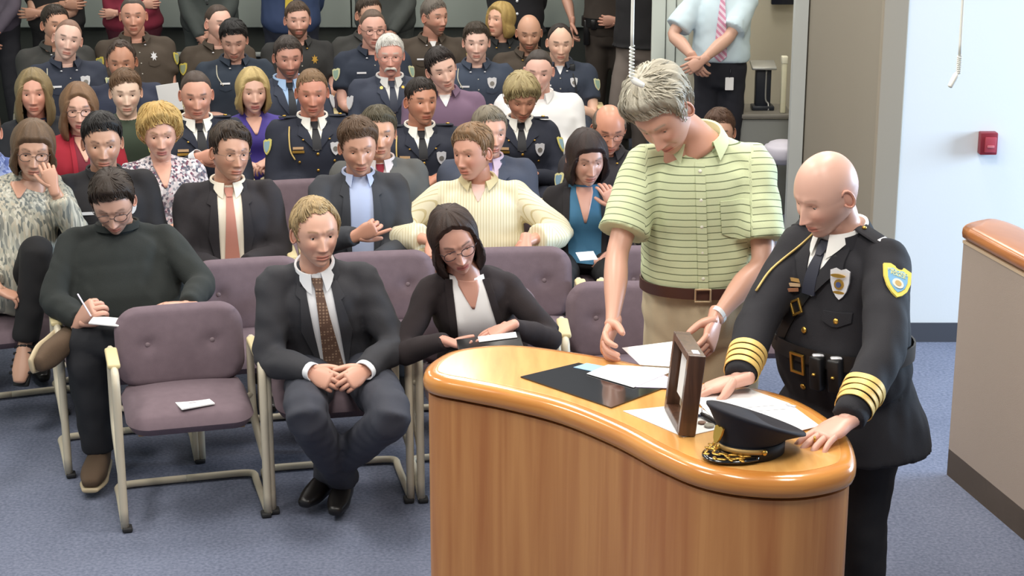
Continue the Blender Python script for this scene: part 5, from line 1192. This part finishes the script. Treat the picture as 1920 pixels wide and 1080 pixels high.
def smiling():
    s = Person('smiling dark haired officer in black uniform behind the man in sweater', 192, 268, 3, hy=14, hp=6, skin=(204, 152, 124), head=dict(brow=(40, 30, 26), stubble=((110, 86, 74), .35), lid=.35), hair=('crew', (30, 26, 25), dict(top=.022, side=.005)), w=1.12, det=1, vox=.013, dy=.02)
    s.lap(); bv = s.suit((30, 29, 33), (34, 34, 38), None, V=.10, buttons=0, g=.014, wide=.03, lap=False, bottom=.3); s.emblem(-.105, .165, bv, SILVER(), .034, .007, [(-1, -1), (1, -1), (1, 1), (-1, 1)], name='name_plate'); s.button(-.105, .225, bv, SILVER(), .009, 'pocket_button'); s.button(.105, .225, bv, SILVER(), .009, 'pocket_button')
    for k in (-1, 1): s.emblem(k * .055, .035, bv, SILVER() if k < 0 else GOLD(), .012, .010, off=.018, name='collar_pin'); s.panel('pocket_flap', [(.205, k * .06, k * .145), (.235, k * .06, k * .145), (.245, k * .09, k * .11)], bv, .002, .004, mat('jacket_cloth', (30, 29, 33), .85), 6, 3)
    s.emblem(.105, .15, bv, SILVER(), .024, .032, SHIELD); s.finish(); chair_for(s)
smiling()
def floral():
    s = Person('woman with short blonde hair in a floral blouse', 300, 250, 4, hy=14, hp=8, fem=True, skin=(212, 158, 134), head=dict(brow=(130, 100, 70), lid=.25, lip=(186, 104, 100)), hair=('poof', (206, 172, 108), dict(col2=(164, 132, 78), rough=1.5)), w=1.12, det=1, vox=.013, belly=.02)
    s.lap(); s.shirt(mat('floral_print', (206, 198, 200), .85, pattern=('cells', 85, .8, (120, 108, 118), (226, 220, 222), (112, 64, 84), (150, 150, 158), (84, 88, 104), (214, 190, 194))), mat('dark_slacks', (40, 40, 46), .9), sleeve=.9, collar=False, vneck=.12, g=.016); s.finish(); chair_for(s)
floral()
def pinktie():
    s = Person('man with dark side parted hair in black suit and salmon pink tie', 432, 286, 3, hy=30, hp=2, hr=4, yaw=12, skin=(206, 150, 122), head=dict(brow=(54, 42, 36), fat=.05, jaw=1.06, lid=.3), hair=('short', (66, 52, 40), dict(col2=(40, 32, 28), top=.026, asym=8)), w=1.14, det=1, vox=.012)
    s.glasses((110, 96, 84), th=.0009, metal=True); s.lap(z=.66); s.suit((40, 36, 40), (236, 226, 208), (190, 128, 112), V=.42, open_=True, bottom=.48, wide=.058, g=.016); s.finish(); chair_for(s)
pinktie()
def greyjacket():
    s = Person('brown haired man in charcoal jacket and open blue shirt raising a finger', 672, 276, 3, hy=12, hp=10, hr=-2, skin=(208, 150, 122), head=dict(brow=(80, 58, 44), lid=.15, gz=-.4), hair=('crew', (92, 70, 52), dict(top=.026, side=.009, rough=1.5)), w=1.06, det=1, vox=.012)
    w = atY(668, 442, s.Hc[1] - .36); s.arm(-1, w, hd=A_(.75, -.1, .35), pn=A_(.2, .9, .1), curl=(.9, 1.0, .6), thumb=.3, pole=A_(-.7, .1, -.7), point=True); s.lap(only=(1,), z=.64)
    s.suit((56, 58, 64), (178, 190, 220), None, V=.42, open_=True, wide=.056, g=.014); s.finish(); chair_for(s)
greyjacket()
def cream():
    s = Person('man in cream striped shirt with rolled sleeves looking aside', 886, 286, 3, hy=-34, hp=4, hr=-4, yaw=0, skin=(214, 150, 124), head=dict(brow=(130, 96, 70), fat=.05, jaw=1.05, lid=.3), hair=('short', (140, 106, 74), dict(col2=(110, 92, 72), top=.022)), w=1.14, belly=.03, det=1, vox=.012)
    s.arm(1, atY(985, 452, s.Hc[1] - .25), hd=A_(-.1, -.7, -.5), pn=-UP, pole=A_(.9, .2, -.4)); s.arm(-1, atY(810, 452, s.Hc[1] - .22), hd=A_(.1, -.7, -.5), pn=-UP, pole=A_(-.9, .2, -.4))
    s.shirt(mat('cream_striped_shirt', (232, 224, 196), .85, pattern=('stripe', 'cu', .014, .22, (206, 192, 150))), mat('khaki_slacks', (150, 136, 110), .9), sleeve=.86, cuff=.012, attrs=True, under=(226, 190, 180), gap=26, g=.018); s.finish(); chair_for(s)
cream()
def bluev():
    s = Person('dark haired woman in teal top and black cardigan with hand at her chin', 1100, 296, 3, hy=14, hp=14, hr=-2, fem=True, skin=(208, 152, 130), head=dict(lid=.15, brow=(50, 38, 34), gz=-.4), hair=('bob', (52, 36, 32), dict(col2=(30, 24, 24), e=[60, 64, 74, 90, 97, 104], L=[0, 0, .03, .09, .11, .10])), w=1.02, det=1, vox=.012)
    w = atY(1152, 388, s.Hc[1] - .15); s.arm(1, w, hd=A_(-.35, .12, .75), pn=A_(-.4, .8, .1), pole=A_(.7, -.5, -.8), curl=(.35, .5, .5), thumb=.2); s.arm(-1, s.CN + s.axis * .36 + s.fw * .20 + s.lt * .06, hd=s.lt - s.fw * .1, pn=s.fw * -1, pole=A_(-.8, .3, -.5))
    bv = s.cardigan(mat('black_knit', (34, 31, 34), .95, bump=.3, bscale=500), mat('teal_top', (58, 108, 140), .8), mat('black_slacks', (26, 25, 27), .9), V=.17, wide=.062, top_low=.36, wl=.085)
    bb = BVHTree.FromPolygons(np.concatenate(s.body.V).tolist(), s.body.F); u = nrm(s.W[1] - s.E[1]); s.ring(s.W[1] - u * .02, u, UP, [bb, bv], .022, .004, mat('black_strap', (26, 24, 26), .4), 'wrist_watch', .002, 24, .07); s.finish(); chair_for(s)
    c = atY(1100, 480, s.Hc[1] - .40); o = tag(one('paper', *bbox_bevel((0, 0, 0), (.09, .07, .003), .001, 1, np.array(Matrix.Rotation(.3, 3, 'Z') @ Matrix.Rotation(.35, 3, 'X'))), PAPER, None, (0, 0, 0), False), 'white sheet on the lap of the woman in teal', 'paper'); o.location = c
bluev()
def redtie():
    s = Person('man in olive grey suit and dark red tie, face half hidden', 710, 250, 4, hy=10, hp=4, skin=(196, 142, 112), head=dict(brow=(60, 46, 38)), hair=('short', (84, 76, 58), dict(top=.024)), w=1.08)
    s.lap(); s.suit((86, 86, 84), (214, 204, 204), (132, 26, 44), V=.30, wide=.055); s.finish(); chair_for(s)
redtie()
def greysuit():
    s = Person('grey haired man in blue grey suit with lapel pin, partly hidden behind the cream shirt', 918, 248, 4, hy=20, hp=4, skin=(204, 150, 126), head=dict(brow=(120, 104, 90)), hair=('short', (136, 126, 108), dict(col2=(100, 92, 80))), w=1.12)
    s.lap(); s.suit((66, 72, 88), (206, 184, 200), (120, 110, 168), V=.30, wide=.058, pin=-1); s.finish(); chair_for(s)
greysuit()
def baldglasses():
    s = Person('bald officer with glasses in dark uniform looking down, beside the green shirt', 1142, 242, 4, hy=6, hp=20, skin=(196, 130, 102), head=dict(brow=(70, 52, 44), lid=.1, gz=-.5), hair=('fringe', (96, 82, 70)), w=1.10)
    s.glasses((60, 54, 50), th=.001, metal=True); s.lap(); bv = s.duty((46, 42, 46), 'gold', patch=((214, 206, 150), (120, 150, 170))); s.finish(); chair_for(s)
baldglasses()
def bluesleeve():
    s = Person('person in blue checked shirt cut off by the left edge', -34, 250, 4, hy=14, skin=(204, 150, 126), hair=('short', (80, 60, 44)), w=1.1); s.lap(); s.shirt(mat('blue_check_shirt', (110, 126, 176), .85, pattern=('cells', 60, .5, (84, 100, 156), (140, 154, 196))), mat('dark_slacks', (40, 40, 46), .9)); s.finish(); chair_for(s)
bluesleeve()
def redwoman():
    s = Person('woman with long brown hair and glasses in red cardigan', 148, 203, 5, hy=14, hp=6, fem=True, skin=(210, 158, 134), head=dict(lid=.25, brow=(90, 66, 50), lip=(180, 84, 84)), hair=('long', (130, 98, 70), dict(col2=(96, 72, 54), L=[0, 0, .04, .13, .15, .14])), w=1.16)
    s.glasses((50, 38, 36)); s.lap(); s.cardigan(mat('red_knit', (160, 34, 50), .9), mat('maroon_top', (120, 36, 50), .85), mat('dark_slacks', (40, 40, 46), .9), V=.13, wide=.042, wl=.045); s.finish(); chair_for(s)
redwoman()
def officers():
    s = Person('officer in navy dress uniform with white cuff raised to his chest', 368, 178, 5, hy=12, hp=10, skin=(200, 142, 118), head=dict(brow=(70, 54, 46), fat=.04, jaw=1.05), hair=('buzz', (78, 64, 56)), w=1.12)
    w = atY(398, 292, s.Hc[1] - .24); s.arm(-1, atY(372, 296, s.Hc[1] - .28), hd=A_(.9, -.1, .1), pn=A_(.0, .9, -.1), curl=(.6, .8, .5)); s.lap(only=(1,)); s.dress(cord=False)
    u = nrm(s.W[-1] - s.E[-1]); bb = BVHTree.FromPolygons(np.concatenate(s.body.V).tolist(), s.body.F); s.ring(s.W[-1] - u * .01, u, UP, [bb, s.Hp['jacket']], .04, .003, mat('white_cuff', (236, 238, 242), .7), 'shirt_cuff', .001, 20, .07); s.finish(); chair_for(s)
    s = Person('ruddy officer in navy dress uniform with gold cord, in the middle of the fifth row', 585, 174, 5, hy=8, hp=6, skin=(196, 128, 104), head=dict(brow=(120, 90, 66), jaw=1.06, lid=.35), hair=('buzz', (132, 104, 76), dict(top=.009)), w=1.12)
    s.lap(); s.dress(); s.finish(); chair_for(s)
    s = Person('dark haired officer in navy dress uniform with white collar and mouth open', 790, 190, 5, hy=22, hp=0, skin=(190, 128, 100), head=dict(brow=(40, 32, 28), fat=.07, jaw=1.08), hair=('crew', (44, 36, 32), dict(side=.005)), w=1.16)
    s.lap(); s.dress(); s.finish(); chair_for(s)
    s = Person('woman officer with short ash blonde hair in navy dress uniform looking down', 978, 184, 5, hy=8, hp=20, fem=True, skin=(188, 128, 100), head=dict(brow=(110, 86, 60), lid=.1, gz=-.5), hair=('pixie', (186, 170, 126), dict(col2=(130, 112, 76))), w=1.10)
    s.lap(); s.dress(cord=False); s.finish(); chair_for(s)
    s = Person('brown haired person seated behind the shoulder of the green shirted man', 1348, 248, 5, hy=-8, skin=(200, 150, 124), hair=('short', (88, 64, 50)), w=1.0); s.lap(); s.shirt(mat('dark_shirt', (52, 48, 54), .85), mat('dark_slacks', (40, 40, 46), .9)); s.finish(); chair_for(s)
officers()
def row6():
    s = Person('woman with long ash blonde hair in dark jacket at far left', 64, 174, 6, hy=10, hp=2, fem=True, skin=(212, 150, 126), head=dict(brow=(120, 92, 66)), hair=('long', (150, 130, 92), dict(col2=(106, 92, 68), L=[0, 0, .05, .15, .17, .16])), w=1.08)
    s.lap(); s.cardigan(mat('dark_jacket', (36, 38, 44), .9), mat('navy_blue_top', (50, 66, 96), .85), mat('dark_slacks', (40, 40, 46), .9), V=.11, wide=.04, wl=.04); s.finish(); chair_for(s)
    s = Person('pale young person with swept brown hair in dark green top', 236, 174, 6, hy=14, hp=6, skin=(230, 186, 162), head=dict(brow=(96, 70, 52)), hair=('crew', (110, 84, 62), dict(top=.020)), w=.92)
    s.lap(); s.shirt(mat('dark_green_top', (62, 74, 60), .9), mat('dark_slacks', (40, 40, 46), .9), collar=False, g=.014); s.finish(); chair_for(s)
    s = Person('woman with blonde bob in purple blouse', 474, 171, 6, hy=16, hp=4, fem=True, skin=(218, 168, 146), head=dict(brow=(140, 106, 76), lip=(196, 110, 108)), hair=('bob', (204, 180, 124), dict(col2=(150, 128, 80), L=[0, 0, .03, .09, .11, .10])), w=1.0)
    s.lap(); s.shirt(mat('purple_blouse', (76, 62, 150), .75), mat('dark_slacks', (40, 40, 46), .9), collar=False, vneck=.10); s.finish(); chair_for(s)
    s = Person('dark haired man in mauve polo shirt with tilted head', 828, 130, 6, hy=18, hp=8, hr=-14, skin=(226, 176, 156), head=dict(brow=(44, 34, 30), lid=.2), hair=('short', (42, 34, 32)), w=1.08)
    s.lap(); s.shirt(mat('mauve_polo', (122, 98, 122), .85), mat('dark_slacks', (40, 40, 46), .9), sleeve=.36, under=(236, 236, 236), gap=32); s.finish(); chair_for(s)
    s = Person('man with cropped dark hair in plain white shirt', 1010, 134, 6, hy=-2, hp=10, skin=(224, 172, 154), head=dict(brow=(90, 72, 64), fat=.04), hair=('buzz', (70, 62, 58)), w=1.22, belly=.04)
    s.lap(); s.shirt(mat('white_shirt', (240, 240, 240), .8), mat('dark_slacks', (40, 40, 46), .9), collar=False, g=.02); s.collar(mat('white_shirt', (240, 240, 240), .8), gap=20); s.finish(); chair_for(s)
row6()
def row7():
    s = Person('tanned balding man in navy jacket behind the pale young person', 228, 116, 7, hy=8, hp=8, skin=(186, 128, 100), head=dict(brow=(60, 46, 40)), hair=('recede', (74, 60, 52), dict(top=.010, e=[30, 28, 26, 40, 60, 92, 88, 84, 112, 122])), w=1.14)
    s.lap(); bv = s.suit((44, 50, 70), (190, 196, 214), None, V=.16, wide=.04); s.button(.10, .13, bv, SILVER(), .012, 'silver_pin'); s.finish(); chair_for(s)
    c = s.PV * A_(1, 1, 0) + s.fw * .3 + A_(.30, 0, .92); c = atY(318, 183, s.Hc[1] - .15); o = tag(one('paper', *bbox_bevel((0, 0, 0), (.14, .004, .17), .001, 1, np.array(Matrix.Rotation(-.15, 3, 'Y'))), PAPER, None, (0, 0, 0), False), 'white sheet held up beside the officer with the white cuff', 'paper'); o.location = c
    s = Person('man with goatee in grey navy uniform coat and pale blue shirt', 540, 108, 7, hy=16, hp=8, skin=(200, 140, 120), head=dict(brow=(60, 48, 42), fat=.05, stubble=((84, 64, 56), .75), jaw=1.05), hair=('short', (70, 62, 58), dict(top=.016)), w=1.20)
    s.lap(); bv = s.suit((56, 62, 78), (170, 200, 236), (36, 40, 48), V=.22, wide=.06); [s.armpatch(k, .34, s.lt * k * .8 + s.fw * .5, bv, .034, .046, SHIELD, mat('patch_white', (216, 216, 220), .8)) for k in (-1, 1)]; s.finish(); chair_for(s)
    s = Person('white haired man with white moustache and glasses in grey navy uniform coat', 731, 104, 7, hy=6, hp=4, skin=(216, 152, 134), head=dict(brow=(210, 200, 190), fat=.05), hair=('short', (226, 224, 218), dict(col2=(196, 194, 188), top=.016)), w=1.18)
    s.glasses((140, 130, 124), th=.001, metal=True); s.moustache((232, 228, 218)); s.lap(); bv = s.suit((58, 64, 80), (224, 224, 222), (54, 60, 76), V=.20, wide=.055, buttons=2, bc=(200, 160, 80)); [s.armpatch(k, .34, s.lt * k * .8 + s.fw * .5, bv, .034, .046, SHIELD, mat('patch_white', (216, 216, 220), .8)) for k in (-1, 1)]
    for k in (-1, 1): s.emblem(k * .07, .05, bv, GOLD(), .010, .010, off=.016, name='collar_pin')
    s.finish(); chair_for(s)
row7()
def row8():
    N_ = (46, 52, 68)
    s = Person('shaven headed officer in navy shirt with round silver badge, head tilted', 127, 74, 8, hy=16, hp=0, hr=12, skin=(228, 178, 160), head=dict(brow=(60, 44, 38)), hair=('buzz', (150, 118, 102), dict(top=.003, side=.003)), w=1.12); s.lap(); s.duty(N_, cord=True, bsize=1.2); s.finish(); chair_for(s)
    s = Person('young dark haired officer in navy shirt with head bowed', 438, 76, 8, hy=8, hp=18, skin=(198, 148, 128), head=dict(brow=(36, 30, 28), lid=.12, gz=-.4), hair=('crew', (40, 38, 38), dict(top=.022)), w=1.16); s.lap(); s.duty((44, 54, 68), cord=True); s.finish(); chair_for(s)
    s = Person('officer with square dark glasses in navy shirt with microphone clip', 699, 54, 8, hy=14, hp=6, skin=(216, 160, 142), head=dict(brow=(70, 54, 46), fat=.03), hair=('buzz', (110, 92, 80), dict(top=.006)), w=1.16); s.glasses((40, 36, 38)); s.lap(); s.duty((40, 48, 64), mic=True); s.finish(); chair_for(s)
    s = Person('young officer with short brown hair in slate shirt with large oval badge', 893, 80, 8, hy=2, hp=4, skin=(230, 178, 160), head=dict(brow=(56, 42, 36), lid=.35), hair=('crew', (66, 56, 46), dict(top=.020)), w=1.16); s.lap(); s.duty((58, 68, 86), cord=True, bsize=1.25); s.finish(); chair_for(s)
    s = Person('balding officer in navy shirt with radio microphone at his shoulder', 1050, 80, 8, hy=4, hp=10, skin=(226, 176, 150), head=dict(brow=(50, 40, 36), lid=.1, gz=-.4), hair=('recede', (52, 44, 42), dict(top=.006, side=.006, e=[26, 24, 22, 40, 62, 92, 86, 82, 112, 122])), w=1.14); s.lap(); s.duty((50, 58, 74), mic=True, under=(226, 228, 232)); s.finish(); chair_for(s)
row8()
def row9():
    G_ = (58, 58, 56); BRN = (72, 62, 52); YP = ((214, 196, 90), (150, 160, 130))
    s = Person('dark haired officer in charcoal shirt looking right at far left', 104, 46, 9, hy=34, hp=2, skin=(204, 148, 120), head=dict(brow=(60, 46, 38)), hair=('crew', (58, 48, 40)), w=1.18); s.lap(); s.duty(G_, patch=None); s.finish(); chair_for(s)
    s = Person('broad deputy in brown shirt with star badge and yellow shoulder patches', 250, 30, 9, hy=10, hp=2, skin=(206, 146, 122), head=dict(brow=(80, 64, 56), fat=.04), hair=('buzz', (90, 82, 76)), w=1.26, belly=.04); s.lap(); s.duty(BRN, patch=YP, shape=STAR); s.finish(); chair_for(s)
    s = Person('young deputy in brown shirt looking right behind the bowed officer', 410, 44, 9, hy=36, hp=2, skin=(226, 172, 152), head=dict(brow=(70, 54, 46)), hair=('buzz', (84, 70, 62)), w=1.14); s.lap(); s.duty(BRN, patch=YP); s.finish(); chair_for(s)
    s = Person('bearded officer in black shirt with gold star badge', 558, 38, 9, hy=12, hp=2, skin=(212, 158, 138), head=dict(brow=(56, 44, 38), stubble=((84, 62, 50), .85)), hair=('crew', (88, 72, 60)), w=1.16); s.lap(); s.duty((46, 46, 46), 'gold', shape=STAR, patch=None); s.finish(); chair_for(s)
    s = Person('dark haired officer in charcoal shirt behind the officer with square glasses', 692, 28, 9, hy=26, hp=2, skin=(200, 150, 126), head=dict(brow=(56, 44, 38)), hair=('crew', (70, 58, 48)), w=1.16); s.lap(); s.duty(G_, patch=None, badge=None); s.finish(); chair_for(s)
    s = Person('grey haired deputy with goatee in brown shirt looking right', 815, 32, 9, hy=40, hp=2, skin=(200, 144, 122), head=dict(brow=(80, 66, 58), stubble=((100, 80, 70), .6)), hair=('crew', (116, 108, 100)), w=1.18); s.lap(); s.duty(BRN, patch=YP, under=(226, 226, 226)); s.finish(); chair_for(s)
    s = Person('bald tanned man with goatee in brown uniform shirt', 992, 62, 9, dy=-.3, hy=2, hp=12, skin=(196, 144, 116), head=dict(brow=(60, 46, 40), stubble=((80, 60, 52), .6), lid=.1), w=1.14); s.lap(); s.duty(BRN, patch=((206, 180, 80), (120, 110, 80)), badge=None); s.finish(); chair_for(s)
    s = Person('blonde woman in black shirt looking up to the left', 938, 38, 10, hy=-42, hp=-6, fem=True, skin=(222, 166, 138), head=dict(brow=(120, 90, 64)), hair=('bob', (206, 176, 112), dict(col2=(160, 130, 76), L=[0, 0, .02, .07, .10, .09])), w=1.06); s.lap(); s.duty((40, 42, 44), patch=None, badge=None, name=False); s.finish(); chair_for(s)
row9()
# ------------------------------------------------------------------ people standing at the back
def stand(label, px, zt=1.63, Y=14.35, yaw=4, **kw):
    X = atY(px, 40, Y)[0]; return Person(label, 0, 0, Hc=A_(X, Y, zt), sit=False, pel=(X, Y + .03, .97), yaw=yaw, hy=yaw, hp=2, **kw)
def fold(s, k0=1, z=.30):
    for k in (-1, 1): s.arm(k, s.CN + s.axis * (z + .03 * k) + s.fw * (.20 + .02 * k) - s.lt * k * .10, hd=-s.lt * k + s.fw * .1, pn=-s.fw, pole=s.lt * k - UP * .8, curl=(.3, .4, .3))
def clasp(s, z=.92, f=.24, back=False):
    for k in (-1, 1): s.arm(k, s.PV * A_(1, 1, 0) + s.fw * (f if not back else -f) + s.lt * k * .05 + UP * (z + .02 * k), hd=-s.lt * k * .7 - UP * .6, pn=-s.fw if not back else s.fw, pole=s.lt * k - s.fw * (.2 if not back else -.2), curl=(.4, .5, .4))
def standing():
    DK = mat('dark_slacks', (40, 40, 46), .9)
    s = stand('person in black shirt standing with folded bare arms at far left', 105, zt=1.58, skin=(196, 144, 116), hair=('short', (60, 48, 40)), w=1.16); fold(s); s.shirt(mat('black_tee', (38, 36, 36), .9), mat('black_slacks', (26, 25, 27), .9), sleeve=.34, collar=False, g=.016); s.finish()
    s = stand('person in grey standing at the far left corner', -12, skin=(204, 150, 126), hair=('short', (60, 48, 40)), w=1.1); clasp(s); s.shirt(mat('mauve_grey_shirt', (92, 84, 96), .9), DK); s.finish()
    s = stand('person in maroon top standing with crossed arms by the back wall', 249, zt=1.60, fem=True, skin=(214, 160, 136), hair=('long', (80, 60, 44)), w=1.24, belly=.03); fold(s, z=.32); s.shirt(mat('maroon_top', (122, 34, 54), .9), mat('maroon_skirt', (80, 26, 40), .9), collar=False, g=.02); s.finish()
    s = stand('man in dark grey green suit standing with clasped hands at the back', 392, skin=(204, 150, 126), hair=('short', (60, 48, 40)), w=1.18); clasp(s); s.suit((66, 72, 70), (120, 124, 126), None, V=.3, wide=.03); s.finish()
    s = stand('man in blue shirt and yellow tie standing with hands behind his back', 545, skin=(204, 150, 126), hair=('short', (60, 48, 40)), w=1.24); clasp(s, back=True); bv = s.shirt(mat('blue_dress_shirt', (54, 70, 106), .8), mat('navy_slacks', (34, 38, 52), .9), g=.016)
    s.panel('tie', [(.03, -.016, .016), (.05, -.013, .013), (.25, -.028, .028), (.455, -.040, .040), (.485, -.006, .006)], bv, .008, .005, mat('yellow_tie', (216, 190, 70), .6), 5); s.finish()
    s = stand('man in grey suit standing behind the officers, hands clasped', 722, skin=(204, 150, 126), hair=('short', (60, 48, 40)), w=1.26); clasp(s); s.suit((70, 74, 72), (90, 94, 96), None, V=.2, wide=.02); s.finish()
    s = stand('person in long black jacket with buttons standing behind the blonde woman', 967, skin=(204, 150, 126), hair=('short', (60, 48, 40)), w=1.16); clasp(s, back=True); bv = s.suit((34, 33, 38), (40, 40, 44), None, V=.1, buttons=0, skirt=.06, wide=.02, lap=False); [s.button(.0, h, bv, SILVER(), .012) for h in (.30, .40)]; s.finish()
    s = stand('deputy in brown uniform with black duty belt standing by the dark alcove', 1146, Y=14.1, zt=1.66, yaw=-8, skin=(206, 150, 126), hair=('short', (60, 48, 40)), w=1.16)
    s.arm(-1, s.PV - s.lt * .30 + UP * .06 + s.fw * .05, hd=-UP + s.fw * .2, pn=s.lt); s.arm(1, s.PV + s.lt * .06 + s.fw * .22 + UP * .10, hd=-s.lt, pn=-s.fw)
    s.shirt(mat('deputy_shirt', (58, 50, 44), .85), None, sleeve=.36); s.trousers(mat('deputy_trousers', (64, 56, 50), .9)); bt = s.Hp['trousers']; lea = mat('black_leather_belt', (20, 20, 22), .3)
    s.ring(s.PV + UP * .07, UP, s.fw, [bt, s.Hp['shirt']], .07, .010, lea, 'duty_belt', .006, 36)
    for x in (-.19, -.10, .10, .17):
        q, n, _, _ = bt.ray_cast(Vector(s.PV + UP * .04 + s.lt * x * .6), Vector(nrm(s.fw + s.lt * x * 5)), .5)
        if q is not None: one('holster' if x < -.15 else 'belt_pouch', *bbox_bevel(np.array(q) + s.fw * .02 + UP * (.02 if x > -.15 else -.05), (.05, .05, .08 if x > -.15 else .2), .01), lea, s.root, s.org)
    s.finish()
    s = stand('man in dark jacket and brown trousers standing against the pale door', 1200, Y=13.3, zt=1.66, yaw=-30, skin=(206, 150, 126), hair=('short', (60, 48, 40)), w=1.0); clasp(s, back=True)
    s.suit((34, 33, 36), (60, 58, 58), None, V=.2, wide=.03, trm=False, skirt=.02); kn = s.PV * A_(1, 1, 0) + UP * .5; s.trousers(mat('brown_grey_trousers', (122, 112, 106), .9), knees={-1: kn + A_(-.17, -.10, .0), 1: kn + A_(.0, -.04, 0)}, ankles={-1: kn + A_(-.20, -.02, -.4), 1: kn + A_(.02, .02, -.4)}); s.finish()
    # man in the doorway
    X = atY(1338, 100, 11.95)[0]
    s = Person('man in pale blue short sleeved shirt and pink striped tie standing in the doorway', 0, 0, Hc=A_(X + .05, 11.93, 1.69), sit=False, pel=(X + .05, 11.97, 1.0), yaw=-8, hy=-8, skin=(216, 166, 142), hair=('short', (90, 76, 62)), w=.98, det=1, vox=.012)
    wa = atY(1300, 108, 11.70); wb = atY(1318, 112, 11.66)
    s.arm(-1, wa, hd=A_(.35, -.1, -.7), pn=A_(.5, .8, 0), pole=A_(-.9, .2, -.4), curl=(.4, .5, .4)); s.arm(1, wb, hd=A_(-.7, -.05, -.45), pn=A_(0, .9, -.1), pole=A_(.9, .3, -.4), curl=(.4, .5, .4))
    m = mat('pale_blue_shirt', (206, 226, 236), .8); bv = s.shirt(m, None, sleeve=.42, tuck=.12, flare=.02, g=.018, amp=.005); s.trousers(mat('black_navy_slacks', (30, 31, 40), .9))
    s.panel('tie', [(.03, -.018, .018), (.05, -.014, .014), (.25, -.032, .032), (.44, -.044, .044), (.475, -.006, .006)], bv, .009, .006, mat('pink_striped_tie', (226, 206, 222), .6, pattern=('diag', .045, .5, (206, 140, 170))), 5)
    s.panel('chest_pocket', [(.17, .06, .145), (.27, .06, .145), (.28, .08, .125)], bv, .002, .003, m, 6)
    p = atY(1364, 152, 11.95); bt = s.Hp['trousers']; q, n, _, _ = bt.ray_cast(Vector((p[0], 11.0, p[2])), Vector((0, 1, 0)), 2); p = np.array(q) - A_(0, .012, 0) if q is not None else p
    bd = one('identity_badge', *bbox_bevel(p, (.056, .004, .086), .003, 1), mat('badge_card', (236, 236, 236), .4), s.root, s.org, False); one('badge_clip', *loft([p + A_(0, -.003, .043), p + A_(.006, -.003, .10)], .004, None, (1, 0, 0), 6), K, bd, s.org)
    s.finish()
standing()
